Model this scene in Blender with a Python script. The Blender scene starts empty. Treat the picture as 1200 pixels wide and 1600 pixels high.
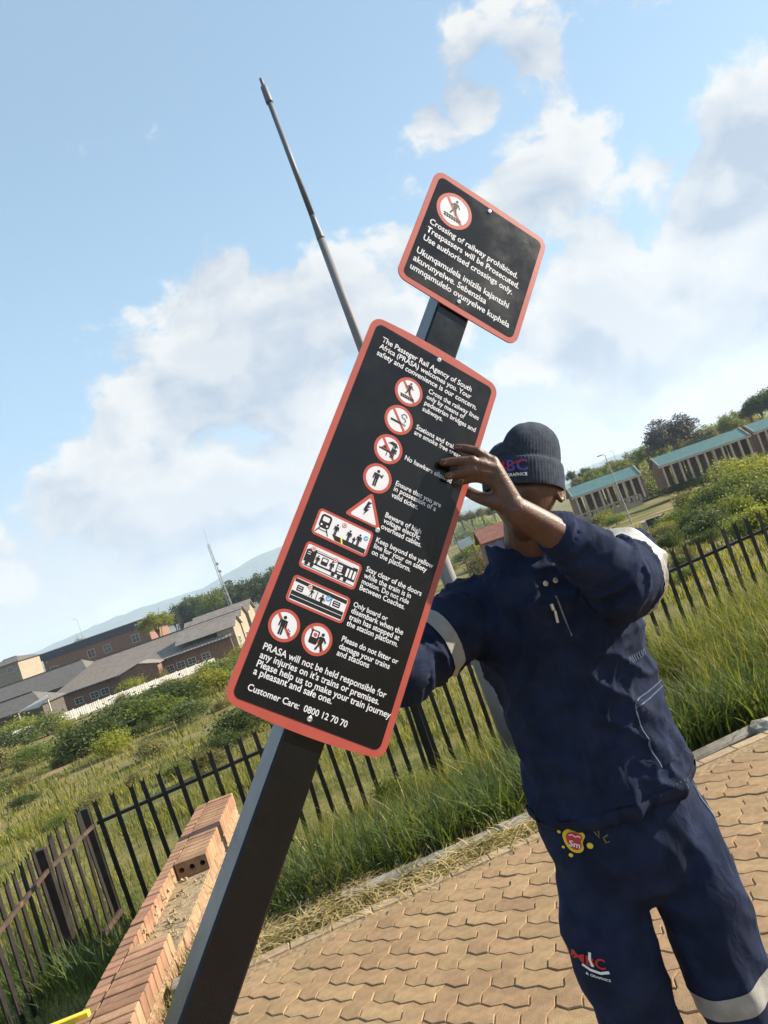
import bpy, bmesh, math, random
import numpy as np
from mathutils import Vector, Matrix, noise
from mathutils.bvhtree import BVHTree
random.seed(7); rng = np.random.default_rng(7)
scene = bpy.context.scene
col = scene.collection
R = math.radians

# ---------------------------------------------------------------- camera
F, CX, CY = 1180.0, 600.0, 800.0            # focal length and centre in photo pixels
ROLL, PITCH, EYE = R(19.3), R(3.0), 1.63
_f = Vector((0, math.cos(PITCH), math.sin(PITCH)))
_u0 = Vector((0, -math.sin(PITCH), math.cos(PITCH))); _r0 = Vector((1, 0, 0))
c_right = math.cos(ROLL)*_r0 - math.sin(ROLL)*_u0
c_up = math.sin(ROLL)*_r0 + math.cos(ROLL)*_u0
CAM = Vector((0, 0, EYE))
cd = bpy.data.cameras.new('camera'); cam = bpy.data.objects.new('camera', cd); col.objects.link(cam)
cd.sensor_fit = 'VERTICAL'; cd.sensor_height = 36; cd.lens = F/1600*36
cd.clip_start = 0.05; cd.clip_end = 40000
cam.matrix_world = Matrix(((c_right.x, c_up.x, -_f.x, CAM.x), (c_right.y, c_up.y, -_f.y, CAM.y), (c_right.z, c_up.z, -_f.z, CAM.z), (0, 0, 0, 1)))
scene.camera = cam
def ray(x, y): return (x-CX)/F*c_right - (y-CY)/F*c_up + _f
def P(x, y, Y):                              # the place at distance Y that shows at photo pixel x, y
    d = ray(x, y); return CAM + d*(Y/d.y)
def PZ(x, y, z):
    d = ray(x, y); return CAM + d*((z-EYE)/d.z)

# ---------------------------------------------------------------- light
SUN = Vector((1.0, 0.17, 0.47)).normalized()
sd = bpy.data.lights.new('sun', 'SUN'); sun = bpy.data.objects.new('sun', sd); col.objects.link(sun)
sd.energy = 5.0; sd.angle = R(0.55); sd.color = (1.0, 0.90, 0.74)
sun.rotation_euler = (-SUN).to_track_quat('-Z', 'Y').to_euler(); sun.location = SUN*50
vs = scene.view_settings; vs.view_transform = 'Standard'; vs.look = 'None'; vs.gamma = 1; vs.use_curve_mapping = False
vs.exposure = 1.35
scene.render.engine = 'CYCLES'; scene.cycles.use_denoising = True
scene.cycles.max_bounces = 6; scene.cycles.transparent_max_bounces = 8; scene.cycles.volume_bounces = 1

# ---------------------------------------------------------------- node helper
class NT:
    def __init__(s, tree): s.t = tree; s.n = tree.nodes; s.l = tree.links
    def new(s, typ, **kw):
        n = s.n.new(typ)
        for k, v in kw.items(): setattr(n, k, v)
        return n
    def put(s, sock, v):
        if isinstance(v, bpy.types.NodeSocket): s.l.new(v, sock)
        else: sock.default_value = v
    def math(s, op, a, b=0.0, c=None, clamp=False):
        n = s.new('ShaderNodeMath', operation=op, use_clamp=clamp); s.put(n.inputs[0], a); s.put(n.inputs[1], b)
        if c is not None: s.put(n.inputs[2], c)
        return n.outputs[0]
    def vmath(s, op, a, b=(0, 0, 0)):
        n = s.new('ShaderNodeVectorMath', operation=op); s.put(n.inputs[0], a); s.put(n.inputs[1], b)
        return n.outputs['Value'] if op in ('DOT_PRODUCT', 'LENGTH', 'DISTANCE') else n.outputs[0]
    def noise(s, vec, scale, detail=4.0, rough=0.55, dist=0.0):
        n = s.new('ShaderNodeTexNoise'); s.put(n.inputs['Vector'], vec); n.inputs['Scale'].default_value = scale
        n.inputs['Detail'].default_value = detail; n.inputs['Roughness'].default_value = rough; n.inputs['Distortion'].default_value = dist
        return n.outputs['Fac']
    def step(s, v, a, b, lo=0.0, hi=1.0):
        n = s.new('ShaderNodeMapRange', interpolation_type='SMOOTHSTEP'); s.put(n.inputs[0], v)
        n.inputs[1].default_value = a; n.inputs[2].default_value = b; n.inputs[3].default_value = lo; n.inputs[4].default_value = hi
        return n.outputs[0]
    def mix(s, fac, a, b, blend='MIX'):
        n = s.new('ShaderNodeMix', data_type='RGBA', blend_type=blend); s.put(n.inputs[0], fac)
        s.put(n.inputs[6], c4(a)); s.put(n.inputs[7], c4(b)); return n.outputs[2]
    def sep(s, v):
        n = s.new('ShaderNodeSeparateXYZ'); s.put(n.inputs[0], v); return n.outputs
def c4(c): return c if isinstance(c, bpy.types.NodeSocket) or len(c) == 4 else (*c, 1.0)

# ---------------------------------------------------------------- sky
world = bpy.data.worlds.new('World'); scene.world = world; world.use_nodes = True
w = NT(world.node_tree); w.n.clear()
sky = w.new('ShaderNodeTexSky', sky_type='NISHITA', sun_disc=False)
sky.sun_elevation = math.asin(SUN.z); sky.sun_rotation = math.atan2(SUN.x, SUN.y)
sky.air_density = 1.0; sky.dust_density = 1.6; sky.ozone_density = 1.3; sky.altitude = 1200
D = w.new('ShaderNodeTexCoord').outputs['Generated']
Dz = w.sep(D)[2]
# clouds: billowing noise, thicker where the day's banks of cumulus stand, thinning upward
warp = w.new('ShaderNodeTexNoise'); w.put(warp.inputs['Vector'], D); warp.inputs['Scale'].default_value = 5.0; warp.inputs['Detail'].default_value = 5
wv = w.vmath('SCALE', w.vmath('SUBTRACT', warp.outputs['Color'], (.5, .5, .5))); wv.node.inputs['Scale'].default_value = 0.11
Dw = w.vmath('ADD', D, wv)
Dq = w.vmath('MULTIPLY', Dw, (1, 1, 1.35))
n1 = w.noise(Dq, 6.5, 9.0, 0.56)
n2 = w.noise(w.vmath('ADD', Dq, tuple(Vector(SUN)*0.035 + Vector((0, 0, 0.03)))), 6.5, 5.0, 0.5)
broad = w.noise(w.vmath('ADD', D, (5.3, 2.1, 1.7)), 1.7, 2.0)
blobs = [(330, 510, 110, 1), (250, 600, 100, 1), (185, 640, 75, .9), (440, 520, 110, 1), (540, 470, 90, 1), (360, 690, 170, .9), (220, 770, 150, .85),
         (90, 790, 70, .8), (600, 400, 70, .7), (700, 215, 52, .95), (755, 170, 38, .95), (640, 290, 45, .7), (845, 85, 36, .9), (870, 335, 75, 1), (940, 385, 70, 1), (815, 290, 40, .8),
         (1180, 265, 95, 1.2), (1110, 335, 75, 1.1), (1015, 270, 32, .9), (1010, 470, 140, .9), (1160, 420, 120, .9), (900, 490, 110, .85), (470, 640, 130, .9), (780, 420, 90, .7), (15, 870, 50, .8)]
B = None
for (x, y, r, k) in blobs:
    d = ray(x, y).normalized(); a = r/F
    m = w.step(w.vmath('DISTANCE', Dw, tuple(d)), a*1.8, a*0.3, 0.0, k)
    B = m if B is None else w.math('MAXIMUM', B, m)
low = w.step(Dz, 0.50, 0.02, 0.0, 0.10)
B = w.math('MAXIMUM', B, w.math('MULTIPLY', w.step(broad, 0.60, 0.74), 0.8))
dens = w.math('ADD', w.math('ADD', w.math('MULTIPLY', n1, 1.7), -0.35), w.math('MULTIPLY', B, 0.50))
dens = w.math('ADD', dens, low)
cover = w.step(dens, 0.70, 0.86)
cover = w.math('MULTIPLY', cover, 0.92)
lit = w.math('ADD', w.math('MULTIPLY', w.math('SUBTRACT', n1, n2), 4.6), 0.74, clamp=True)
thick = w.step(dens, 0.86, 1.2)
lit = w.math('SUBTRACT', lit, w.math('MULTIPLY', thick, 0.42), clamp=True)
ccol = w.mix(lit, (2.3, 2.7, 3.3), (4.6, 4.55, 4.4))
hz_col = w.mix(w.step(Dz, 0.30, 0.02), (2.45, 3.75, 4.85), (3.85, 3.9, 3.85))
veil = w.step(Dz, 0.62, 0.05, 0.50, 0.94)
base = w.mix(veil, sky.outputs[0], hz_col)
skyc = w.mix(cover, base, ccol)
bg = w.new('ShaderNodeBackground'); w.put(bg.inputs['Color'], skyc); bg.inputs['Strength'].default_value = 0.08
w.l.new(bg.outputs[0], w.new('ShaderNodeOutputWorld').inputs['Surface'])

# ---------------------------------------------------------------- materials
MATS = {}
def mat(name, base, var=0.18, scale=12.0, rough=0.75, bump=0.15, bscale=60.0, spec=0.3, second=None, objvar=0.0, metallic=0.0, coat=0.0, transl=0.0, stretch=None, detail=5.0, sheen=0.0, stain=0.0, fold=0.0, roughvar=0.0):
    if name in MATS: return MATS[name]
    m = bpy.data.materials.new(name); m.use_nodes = True; MATS[name] = m
    t = NT(m.node_tree); t.n.clear()
    out = t.new('ShaderNodeOutputMaterial'); bs = t.new('ShaderNodeBsdfPrincipled')
    co = t.new('ShaderNodeTexCoord').outputs['Object']
    if stretch: co = t.vmath('MULTIPLY', co, stretch)
    a = tuple(max(0, c*(1-var)) for c in base); b = tuple(min(1, c*(1+var)) for c in base)
    nz = t.noise(co, scale, detail)
    c = t.mix(t.step(nz, 0.3, 0.7), a, b)
    if second:                                # patches of another colour: rust, lichen, dust
        c = t.mix(t.step(t.noise(co, scale*0.37, 6.0, 0.65), second[1], second[1]+0.12), c, second[0])
    if stain:                                 # broad dirt by place, shared by neighbouring pieces
        wp = t.new('ShaderNodeNewGeometry').outputs['Position']
        c = t.mix(t.math('MULTIPLY', t.step(t.noise(wp, 2.3, 6.0, 0.65), 0.45, 0.75), stain), c, tuple(k*.52 for k in base))
        c = t.mix(t.math('MULTIPLY', t.step(t.noise(wp, 0.9, 5.0, 0.6), 0.50, 0.72), stain*.7), c, tuple(min(1, k*1.22) for k in base))
    if objvar:
        oi = t.new('ShaderNodeObjectInfo'); hs = t.new('ShaderNodeHueSaturation')
        t.put(hs.inputs['Hue'], t.math('ADD', t.math('MULTIPLY', t.math('SUBTRACT', oi.outputs['Random'], 0.5), objvar*0.06), 0.5))
        t.put(hs.inputs['Value'], t.math('ADD', t.math('MULTIPLY', t.math('FRACT', t.math('MULTIPLY', oi.outputs['Random'], 7.31)), objvar), 1-objvar*0.5))
        t.put(hs.inputs['Color'], c); c = hs.outputs[0]
    t.put(bs.inputs['Base Color'], c)
    bs.inputs['Roughness'].default_value = rough
    if roughvar: t.put(bs.inputs['Roughness'], t.math('ADD', t.math('MULTIPLY', t.step(t.noise(co, 7.0, 7.0, .7), .35, .75), roughvar), rough))
    bs.inputs['Specular IOR Level'].default_value = spec
    bs.inputs['Metallic'].default_value = metallic; bs.inputs['Coat Weight'].default_value = coat
    if sheen: bs.inputs['Sheen Weight'].default_value = sheen
    if bump:
        bp = t.new('ShaderNodeBump'); bp.inputs['Strength'].default_value = bump; bp.inputs['Distance'].default_value = 0.01
        hgt = t.noise(co, bscale, 4.0)
        if fold:
            rdg = t.math('ABSOLUTE', t.math('SUBTRACT', t.noise(t.vmath('MULTIPLY', co, (1, 1, .7)), 11.0, 3.0, .5, .8), .5))
            hgt = t.math('SUBTRACT', t.math('MULTIPLY', hgt, .10), t.math('MULTIPLY', rdg, fold))
        t.put(bp.inputs['Height'], hgt); t.put(bs.inputs['Normal'], bp.outputs[0])
    if transl:
        tr = t.new('ShaderNodeBsdfTranslucent'); t.put(tr.inputs['Color'], t.mix(0.5, c, (base[0]*2.2, base[1]*2.0, base[2]*0.6)))
        ms = t.new('ShaderNodeMixShader'); ms.inputs[0].default_value = transl
        t.l.new(bs.outputs[0], ms.inputs[1]); t.l.new(tr.outputs[0], ms.inputs[2]); t.l.new(ms.outputs[0], out.inputs[0])
    else: t.l.new(bs.outputs[0], out.inputs[0])
    return m

# ---------------------------------------------------------------- mesh helpers
class MB:
    def __init__(s): s.v = []; s.f = []; s.m = []
    def add(s, vs, fs, mi=0):
        o = len(s.v); s.v += [tuple(v) for v in vs]; s.f += [tuple(i+o for i in f) for f in fs]; s.m += [mi]*len(fs)
    def box(s, c, size, rot=None, mi=0, bevel=0.0):
        hx, hy, hz_ = [k/2 for k in size]; M_ = rot if rot else Matrix.Identity(3); c = Vector(c)
        if bevel > 0:
            bm = bmesh.new(); bmesh.ops.create_cube(bm, size=1)
            for v in bm.verts: v.co = Vector((v.co.x*size[0], v.co.y*size[1], v.co.z*size[2]))
            bmesh.ops.bevel(bm, geom=bm.edges[:], offset=bevel, segments=1, affect='EDGES'); bm.verts.index_update()
            s.add([c + M_ @ v.co for v in bm.verts], [[v.index for v in f.verts] for f in bm.faces], mi); bm.free(); return
        vs_ = [c + M_ @ Vector((x*hx, y*hy, z*hz_)) for x in (-1, 1) for y in (-1, 1) for z in (-1, 1)]
        s.add(vs_, [(0, 1, 3, 2), (4, 6, 7, 5), (0, 4, 5, 1), (2, 3, 7, 6), (0, 2, 6, 4), (1, 5, 7, 3)], mi)
    def bar(s, a, b, wd, dp, mi=0, upv=(0, 0, 1)):
        a = Vector(a); b = Vector(b); d = (b-a); L = d.length; d.normalize(); uv_ = Vector(upv)
        if abs(d.dot(uv_)) > .95: uv_ = Vector((0, 1, 0))
        x = d.cross(uv_).normalized(); z = x.cross(d)
        s.box((a+b)/2, (wd, L, dp), Matrix((x, d, z)).transposed(), mi)
    def tube(s, pts, rad, n=8, mi=0, cap=True):
        pts = [Vector(p) for p in pts]; rings = []
        ref = Vector((0.3, 0.9, 0.2)).normalized()
        for i, p in enumerate(pts):
            d = (pts[min(i+1, len(pts)-1)] - pts[max(i-1, 0)]).normalized()
            rr = ref if abs(d.dot(ref)) < .9 else Vector((1, 0, 0))
            x = d.cross(rr).normalized(); y = d.cross(x); r = rad[i] if hasattr(rad, '__len__') else rad
            rings.append([p + x*(math.cos(2*math.pi*k/n)*r) + y*(math.sin(2*math.pi*k/n)*r) for k in range(n)])
        vs_ = [v for rg in rings for v in rg]; fs = []
        for i in range(len(rings)-1):
            for k in range(n): fs.append((i*n+k, i*n+(k+1) % n, (i+1)*n+(k+1) % n, (i+1)*n+k))
        if cap: fs += [tuple(range(n-1, -1, -1)), tuple((len(rings)-1)*n+k for k in range(n))]
        s.add(vs_, fs, mi)
    def loft(s, rings, mi=0, cap=True):                       # rings: equal-length lists of points
        n = len(rings[0]); vs_ = [v for rg in rings for v in rg]; fs = []
        for i in range(len(rings)-1):
            for k in range(n): fs.append((i*n+k, i*n+(k+1) % n, (i+1)*n+(k+1) % n, (i+1)*n+k))
        if cap: fs += [tuple(range(n-1, -1, -1)), tuple((len(rings)-1)*n+k for k in range(n))]
        s.add(vs_, fs, mi)
    def prism(s, poly, origin, ax, ay, an, th, mi=0):           # flat outline, given thickness along an
        o = Vector(origin); ax, ay, an = Vector(ax), Vector(ay), Vector(an); n = len(poly)
        f = [o + ax*p[0] + ay*p[1] for p in poly]; b = [p + an*th for p in f]
        s.add(f + b, [tuple(range(n)), tuple(range(2*n-1, n-1, -1))] + [(i, i+n, (i+1) % n+n, (i+1) % n) for i in range(n)], mi)
    def poly(s, pts, mi=0): s.add(pts, [tuple(range(len(pts)))], mi)
    def sphere(s, c, r, nu=12, nv=8, mi=0):
        if not hasattr(r, '__len__'): r = (r, r, r)
        rings = [[Vector(c) + Vector((r[0]*math.sin(t)*math.cos(2*math.pi*k/nu), r[1]*math.sin(t)*math.sin(2*math.pi*k/nu), r[2]*math.cos(t))) for k in range(nu)] for t in [math.pi*(j+.02)/(nv+.04) for j in range(nv+1)]]
        s.loft(rings, mi)
    def mesh(s, name, mats, smooth=False):
        me = bpy.data.meshes.new(name); me.from_pydata(s.v, [], s.f)
        for m in (mats if isinstance(mats, (list, tuple)) else [mats]): me.materials.append(m)
        if any(s.m): me.polygons.foreach_set('material_index', s.m)
        bm = bmesh.new(); bm.from_mesh(me); bmesh.ops.recalc_face_normals(bm, faces=bm.faces[:]); bm.to_mesh(me); bm.free()
        if smooth: me.polygons.foreach_set('use_smooth', [True]*len(me.polygons))
        me.update(); return me
    def build(s, name, mats, parent=None, smooth=False, **tags):
        return link(name, s.mesh(name, mats, smooth), parent, **tags)
def link(name, me, parent=None, loc=None, rot=None, scale=None, **tags):
    o = bpy.data.objects.new(name, me); col.objects.link(o)
    if loc is not None: o.location = loc
    if rot is not None: o.rotation_euler = rot
    if scale is not None: o.scale = (scale,)*3 if not hasattr(scale, '__len__') else scale
    if parent is not None:
        o.parent = parent
        if parent.matrix_world != Matrix.Identity(4) or parent.location.length: o.matrix_parent_inverse = wm(parent).inverted()
    for k, v in tags.items(): o[k] = v
    return o
def wm(o):
    m = Matrix.LocRotScale(o.location, o.rotation_euler, o.scale)
    return (wm(o.parent) @ o.matrix_parent_inverse @ m) if o.parent else m
def thing(name, label, cat, loc=(0, 0, 0), group=None):
    o = bpy.data.objects.new(name, None); col.objects.link(o); o.location = loc; o.empty_display_size = 0.1
    o['label'] = label; o['category'] = cat
    if group: o['group'] = group
    return o
def copy_tree(o, parent=None):
    c = o.copy(); col.objects.link(c); c.parent = parent
    if parent is not None: c.matrix_parent_inverse = o.matrix_parent_inverse
    for ch in list(o.children): copy_tree(ch, c)
    return c
def np_mesh(name, verts, faces_flat, loops, mats, mi=None, smooth=False):   # fast path for big meshes
    me = bpy.data.meshes.new(name); nf = len(loops)
    me.vertices.add(len(verts)); me.vertices.foreach_set('co', np.asarray(verts, np.float32).ravel())
    me.loops.add(len(faces_flat)); me.loops.foreach_set('vertex_index', np.asarray(faces_flat, np.int32))
    me.polygons.add(nf); st = np.concatenate([[0], np.cumsum(loops)[:-1]]).astype(np.int32)
    me.polygons.foreach_set('loop_start', st); me.polygons.foreach_set('loop_total', np.asarray(loops, np.int32))
    for m in (mats if isinstance(mats, (list, tuple)) else [mats]): me.materials.append(m)
    if mi is not None: me.polygons.foreach_set('material_index', np.asarray(mi, np.int32))
    if smooth: me.polygons.foreach_set('use_smooth', [True]*nf)
    me.update(calc_edges=True); me.validate(); return me
def sstep(a, b, x):
    t = max(0.0, min(1.0, (x-a)/(b-a))); return t*t*(3-2*t)
def fbm(x, y, z=0.0, o=4):
    return noise.fractal(Vector((x, y, z)), 1.0, 2.0, o)

# ---------------------------------------------------------------- lettering, made once while the scene is still small
_TEXT = {}
def text_mesh(body, bold=.014):
    key = (body, bold)
    if key not in _TEXT:
        cu = bpy.data.curves.new('lettering', 'FONT'); cu.body = body; cu.size = 1.0; cu.offset = bold; cu.resolution_u = 3
        ob = bpy.data.objects.new('lettering', cu); col.objects.link(ob); bpy.context.view_layer.update()
        _TEXT[key] = bpy.data.meshes.new_from_object(ob.evaluated_get(bpy.context.evaluated_depsgraph_get())); bpy.data.objects.remove(ob); bpy.data.curves.remove(cu)
    return _TEXT[key].copy()
BIG_TEXT = (('The Passeger Rail Agency of South', 20, 33, 231), ('Africa (PRASA) welcomes you. Your', 20, 48.5, 235), ('safety and convenience is our concern.', 20, 64.5, 254),
           ('Cross the railway lines', 145, 83, 265), ('only by means of', 145, 96.5, 235), ('pedestrian bridges and', 145, 110.8, 266), ('subways.', 145, 125, 192),
           ('Stations and trains', 145, 167, 243), ('are smoke free areas', 145, 179, 252), ('No hawkers allowed', 144, 236.5, 250),
           ('Ensure that you are', 143.5, 292.5, 244.5), ('in possession of a', 143.5, 304, 237), ('valid ticket.', 143, 317.2, 201.6),
           ('Beware of high', 144.8, 359, 222.5), ('voltage electric', 144.8, 370.3, 223.5), ('overhead cables.', 144.3, 382.7, 231.3),
           ('Keep beyond the yellow', 143.7, 410.5, 267), ('line for your on safety', 143.7, 422.6, 257), ('on the platform.', 143.5, 435, 225.8),
           ('Stay clear of the doors', 144, 468.5, 261.4), ('while the train is in', 144, 481, 242.7), ('motion. Do not ride', 144, 492.6, 242.5), ('Between Coaches.', 144, 504.7, 238),
           ('Only board or', 143.5, 537, 213.2), ('disembark when the', 143.5, 549, 250), ('train has stopped at', 143.5, 561, 246.4), ('the station platform.', 143, 572.7, 247.2),
           ('Please do not litter or', 144, 601.2, 258), ('damage your trains', 144, 614.8, 245.4), ('and stations', 144, 626.8, 207.7),
           ('PRASA will not be held responsible for', 19, 663.8, 255.6), ("any injuries on it's trains or premises.", 19, 678.7, 246.8), ('Please help us to make your train journey', 19.3, 693.5, 275), ('a pleasant and safe one.', 18.8, 706.6, 164.3),
           ('Customer Care:  0800 12 70 70', 19.3, 733.5, 203.7))
SMALL_TEXT = (('Crossing of railway prohibited.', 24.2, -276.5, 251.5), ('Trespassers will be Prosecuted.', 24.2, -254.5, 262), ('Use authorised crossings only.', 23.8, -231.8, 251.5),
           ('Ukunqamulela imizila kajantshi', 20.2, -195, 252.7), ('akuvunyelwe. Sebenzisa', 19.3, -173.3, 200.7), ('umnqamulelo ovunyelwe kuphela', 19.5, -152, 268))
for t_ in BIG_TEXT + SMALL_TEXT: text_mesh(t_[0])
for t_ in ('Sm', 'MBC', '& GRAPHICS'): text_mesh(t_, .02)
for t_ in ('M', 'B', 'C', '& GRAPHICS'): text_mesh(t_, .03)

# ================================================================ GROUND
EDGE_A, EDGE_S = 3.99, 0.195                  # far edge of the paving: y = A + S*x
LEFT_X = -1.46                                # left edge of the paving
def edge_d(x, y): return (y - (EDGE_A + EDGE_S*x))*0.981
PROF = [(0, -.09), (.06, -.09), (.12, -.07), (.4, -.10), (2.9, -.72), (4.5, -.95), (12, -1.5), (26, -2.6), (55, -4.1), (115, -6.0), (200, -6.8), (500, -8.0), (2000, -13), (8000, -30)]
def prof(d):
    if d <= 0: return PROF[0][1]
    for (a, za), (b, zb) in zip(PROF, PROF[1:]):
        if d <= b: return za + (zb-za)*(d-a)/(b-a)
    return PROF[-1][1]
def hz(x, y):
    d = edge_d(x, y); dl = LEFT_X - x
    if dl > d and dl > 0: D_ = dl + 1.1*min(dl, .5)*(1-sstep(1.0, 6.0, d))
    else: D_ = max(d, dl)
    z = prof(D_)
    if D_ > 0.1:
        z += .22*sstep(0.5, 3.5, x)*sstep(.3, 1.5, d)*(1-sstep(6, 14, D_))
        r = math.hypot(x, y)
        z += fbm(x*.35, y*.35)*.05*min(1, D_) + fbm(x*.05, y*.05, 3)*.35*sstep(10, 40, r)
    return z
def ground_at(px, py):                          # where the line of sight through a photo pixel meets the ground
    d = ray(px, py); t = 1.0
    while t < 3000:
        p = CAM + d*t
        if p.z < hz(p.x, p.y): return Vector((p.x, p.y, hz(p.x, p.y)))
        t *= 1.01
    return CAM + d*3000
# ground material: grass greens, straw, bare soil and the sandy track, all by place
gm = bpy.data.materials.new('meadow_ground'); gm.use_nodes = True; MATS['ground'] = gm
g = NT(gm.node_tree); g.n.clear()
co = g.new('ShaderNodeNewGeometry').outputs['Position']
ga = g.mix(g.step(g.noise(co, 1.3, 6), .35, .65), (.070, .078, .020), (.15, .135, .042))
ga = g.mix(g.step(g.noise(co, .11, 5, .6), .40, .60), ga, (.22, .172, .075))
ga = g.mix(g.step(g.noise(co, 9.0, 4, .6), .45, .75), ga, (.055, .075, .015))
soil = g.mix(g.noise(co, 14.0, 5), (.19, .125, .07), (.34, .24, .14))
sm = g.step(g.noise(co, .35, 6, .7), .66, .74)
for (px, py, rad) in ((1045, 795, 5.5), (1010, 812, 4.0), (1085, 778, 5.0), (1130, 880, 1.3), (1140, 900, 1.0), (60, 1215, 2.2), (270, 1180, 1.6)):
    q = ground_at(px, py)
    dist = g.math('ADD', g.vmath('DISTANCE', co, tuple(q)), g.math('MULTIPLY', g.noise(co, .9, 4), rad*.8))
    sm = g.math('MAXIMUM', sm, g.step(dist, rad*1.35, rad*.9))
gc = g.mix(sm, ga, soil)
bs = g.new('ShaderNodeBsdfPrincipled'); g.put(bs.inputs['Base Color'], gc); bs.inputs['Roughness'].default_value = .95; bs.inputs['Specular IOR Level'].default_value = .1
bp = g.new('ShaderNodeBump'); bp.inputs['Strength'].default_value = .6; bp.inputs['Distance'].default_value = .05
g.put(bp.inputs['Height'], g.noise(co, 11.0, 6)); g.put(bs.inputs['Normal'], bp.outputs[0])
g.l.new(bs.outputs[0], g.new('ShaderNodeOutputMaterial').inputs[0])
NA = 320; rad = [0.4*1.062**i for i in range(160)]
gv = [(0, 0, -.09)]
for r_ in rad:
    for k in range(NA):
        a = 2*math.pi*k/NA; x, y = r_*math.sin(a), r_*math.cos(a); gv.append((x, y, hz(x, y)))
ff = []
for k in range(NA): ff.append((0, 1+(k+1) % NA, 1+k))
for i in range(len(rad)-1):
    o = 1+i*NA
    for k in range(NA): ff.append((o+k, o+(k+1) % NA, o+NA+(k+1) % NA, o+NA+k))
me = bpy.data.meshes.new('ground'); me.from_pydata(gv, [], ff); me.materials.append(gm)
me.polygons.foreach_set('use_smooth', [True]*len(me.polygons)); me.update()
link('ground', me, kind='structure')

# ---------------------------------------------------------------- hills, fading in the air
hill_m = mat('hill_scrub', (.075, .10, .055), var=.45, scale=.012, rough=.95, bump=0, spec=.05)
def hill(Y, prof_px, seed, depth):
    mb = MB(); rows = []
    xs = [p[0] for p in prof_px]
    for i in range(181):
        px = -500 + 2200*i/180
        h = np.interp(px, xs, [p[1] for p in prof_px])          # pixels above the eye-level line
        dirx = ray(px, 865 + (600-px)*.35); X = dirx.x/dirx.y*Y
        top = max(2.0, EYE + h/F*Y*math.sqrt(1+(X/Y)**2)) + fbm(X*.004, seed)*.004*Y + fbm(X*.02, seed+3)*.0015*Y
        rows.append([Vector((X, Y-depth, -20)), Vector((X, Y-depth*.5, top*.45+fbm(X*.006, 9+seed)*6)), Vector((X, Y-depth*.2, top*.83)), Vector((X, Y, top)), Vector((X, Y+depth, -20))])
    for a, b in zip(rows, rows[1:]):
        for k in range(4): mb.add([a[k], b[k], b[k+1], a[k+1]], [(0, 1, 2, 3)])
    return mb.build('hills', hill_m, smooth=True, kind='structure')
hill(5200, [(-500, 30), (0, 30), (100, 34), (200, 44), (330, 42), (400, 58), (440, 64), (520, 60), (640, 44), (720, 38), (900, 22), (1000, 25), (1110, 22), (1300, 30), (1700, 20)], 1.0, 900)
hill(2600, [(-500, 8), (0, 6), (150, 12), (300, 16), (430, 22), (600, 22), (730, 22), (880, 9), (960, 13), (1060, 14), (1150, 12), (1300, 12), (1700, 10)], 7.0, 600)

# ================================================================ PAVING
pav = thing('paving', 'x', 'x'); del pav['label']; del pav['category']; pav['kind'] = 'structure'
sand_m = mat('joint_sand', (.29, .205, .12), var=.3, scale=40, rough=.95, bump=.5, bscale=200, spec=.1)
def paver_mat(i, base):
    return mat('clay_paver_%d' % i, base, var=.16, scale=22, rough=.9, bump=.45, bscale=260, spec=.18, second=((base[0]*.72, base[1]*.70, base[2]*.68), .60), objvar=.20, stain=.55)
pm = paver_mat(0, (.30, .198, .108))
mb = MB()
q = [(LEFT_X+.01, -3), (6.5, -3), (6.5, EDGE_A+EDGE_S*6.5-.02), (LEFT_X+.01, EDGE_A+EDGE_S*LEFT_X-.02)]
NS = 16
for i in range(NS):
    for j in range(NS):
        def bl(s, t_):
            a = Vector(q[0]).lerp(Vector(q[1]), s); b = Vector(q[3]).lerp(Vector(q[2]), s); c = a.lerp(b, t_); return (c.x, c.y, -.0055)
        mb.add([bl(i/NS, j/NS), bl((i+1)/NS, j/NS), bl((i+1)/NS, (j+1)/NS), bl(i/NS, (j+1)/NS)], [(0, 1, 2, 3)])
mb.build('sand_bed', sand_m, pav)
ang = R(-31); ca, sa = math.cos(ang), math.sin(ang); U = 0.098
def tri(t): t = t % 1.0; return 4*abs(t-.5)-1
def warp_pt(a, b):                              # zigzag flanks: shared edges move together
    A_ = .0085
    return a + A_*tri(b/U), b + A_*tri(a/U)
def to_world(a, b): return (a*ca - b*sa, a*sa + b*ca)
def outline(a0, b0, w_, h_):
    pts = []; g_ = .0022
    x0, x1, y0, y1 = a0+g_, a0+w_-g_, b0+g_, b0+h_-g_
    nx = int(round(w_/U))*2; ny = int(round(h_/U))*2
    for k in range(nx): pts.append((x0+(x1-x0)*k/nx, y0))
    for k in range(ny): pts.append((x1, y0+(y1-y0)*k/ny))
    for k in range(nx): pts.append((x1-(x1-x0)*k/nx, y1))
    for k in range(ny): pts.append((x0, y1-(y1-y0)*k/ny))
    return [warp_pt(*p) for p in pts]
pieces = []
for i in range(-92, 93):
    for j in range(-92, 93):
        s = (i - j) % 4                           # herringbone
        if s == 0: pieces.append((i*U, j*U, 2*U, U))
        elif s == 3 : pieces.append((i*U, j*U, U, 2*U))
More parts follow.
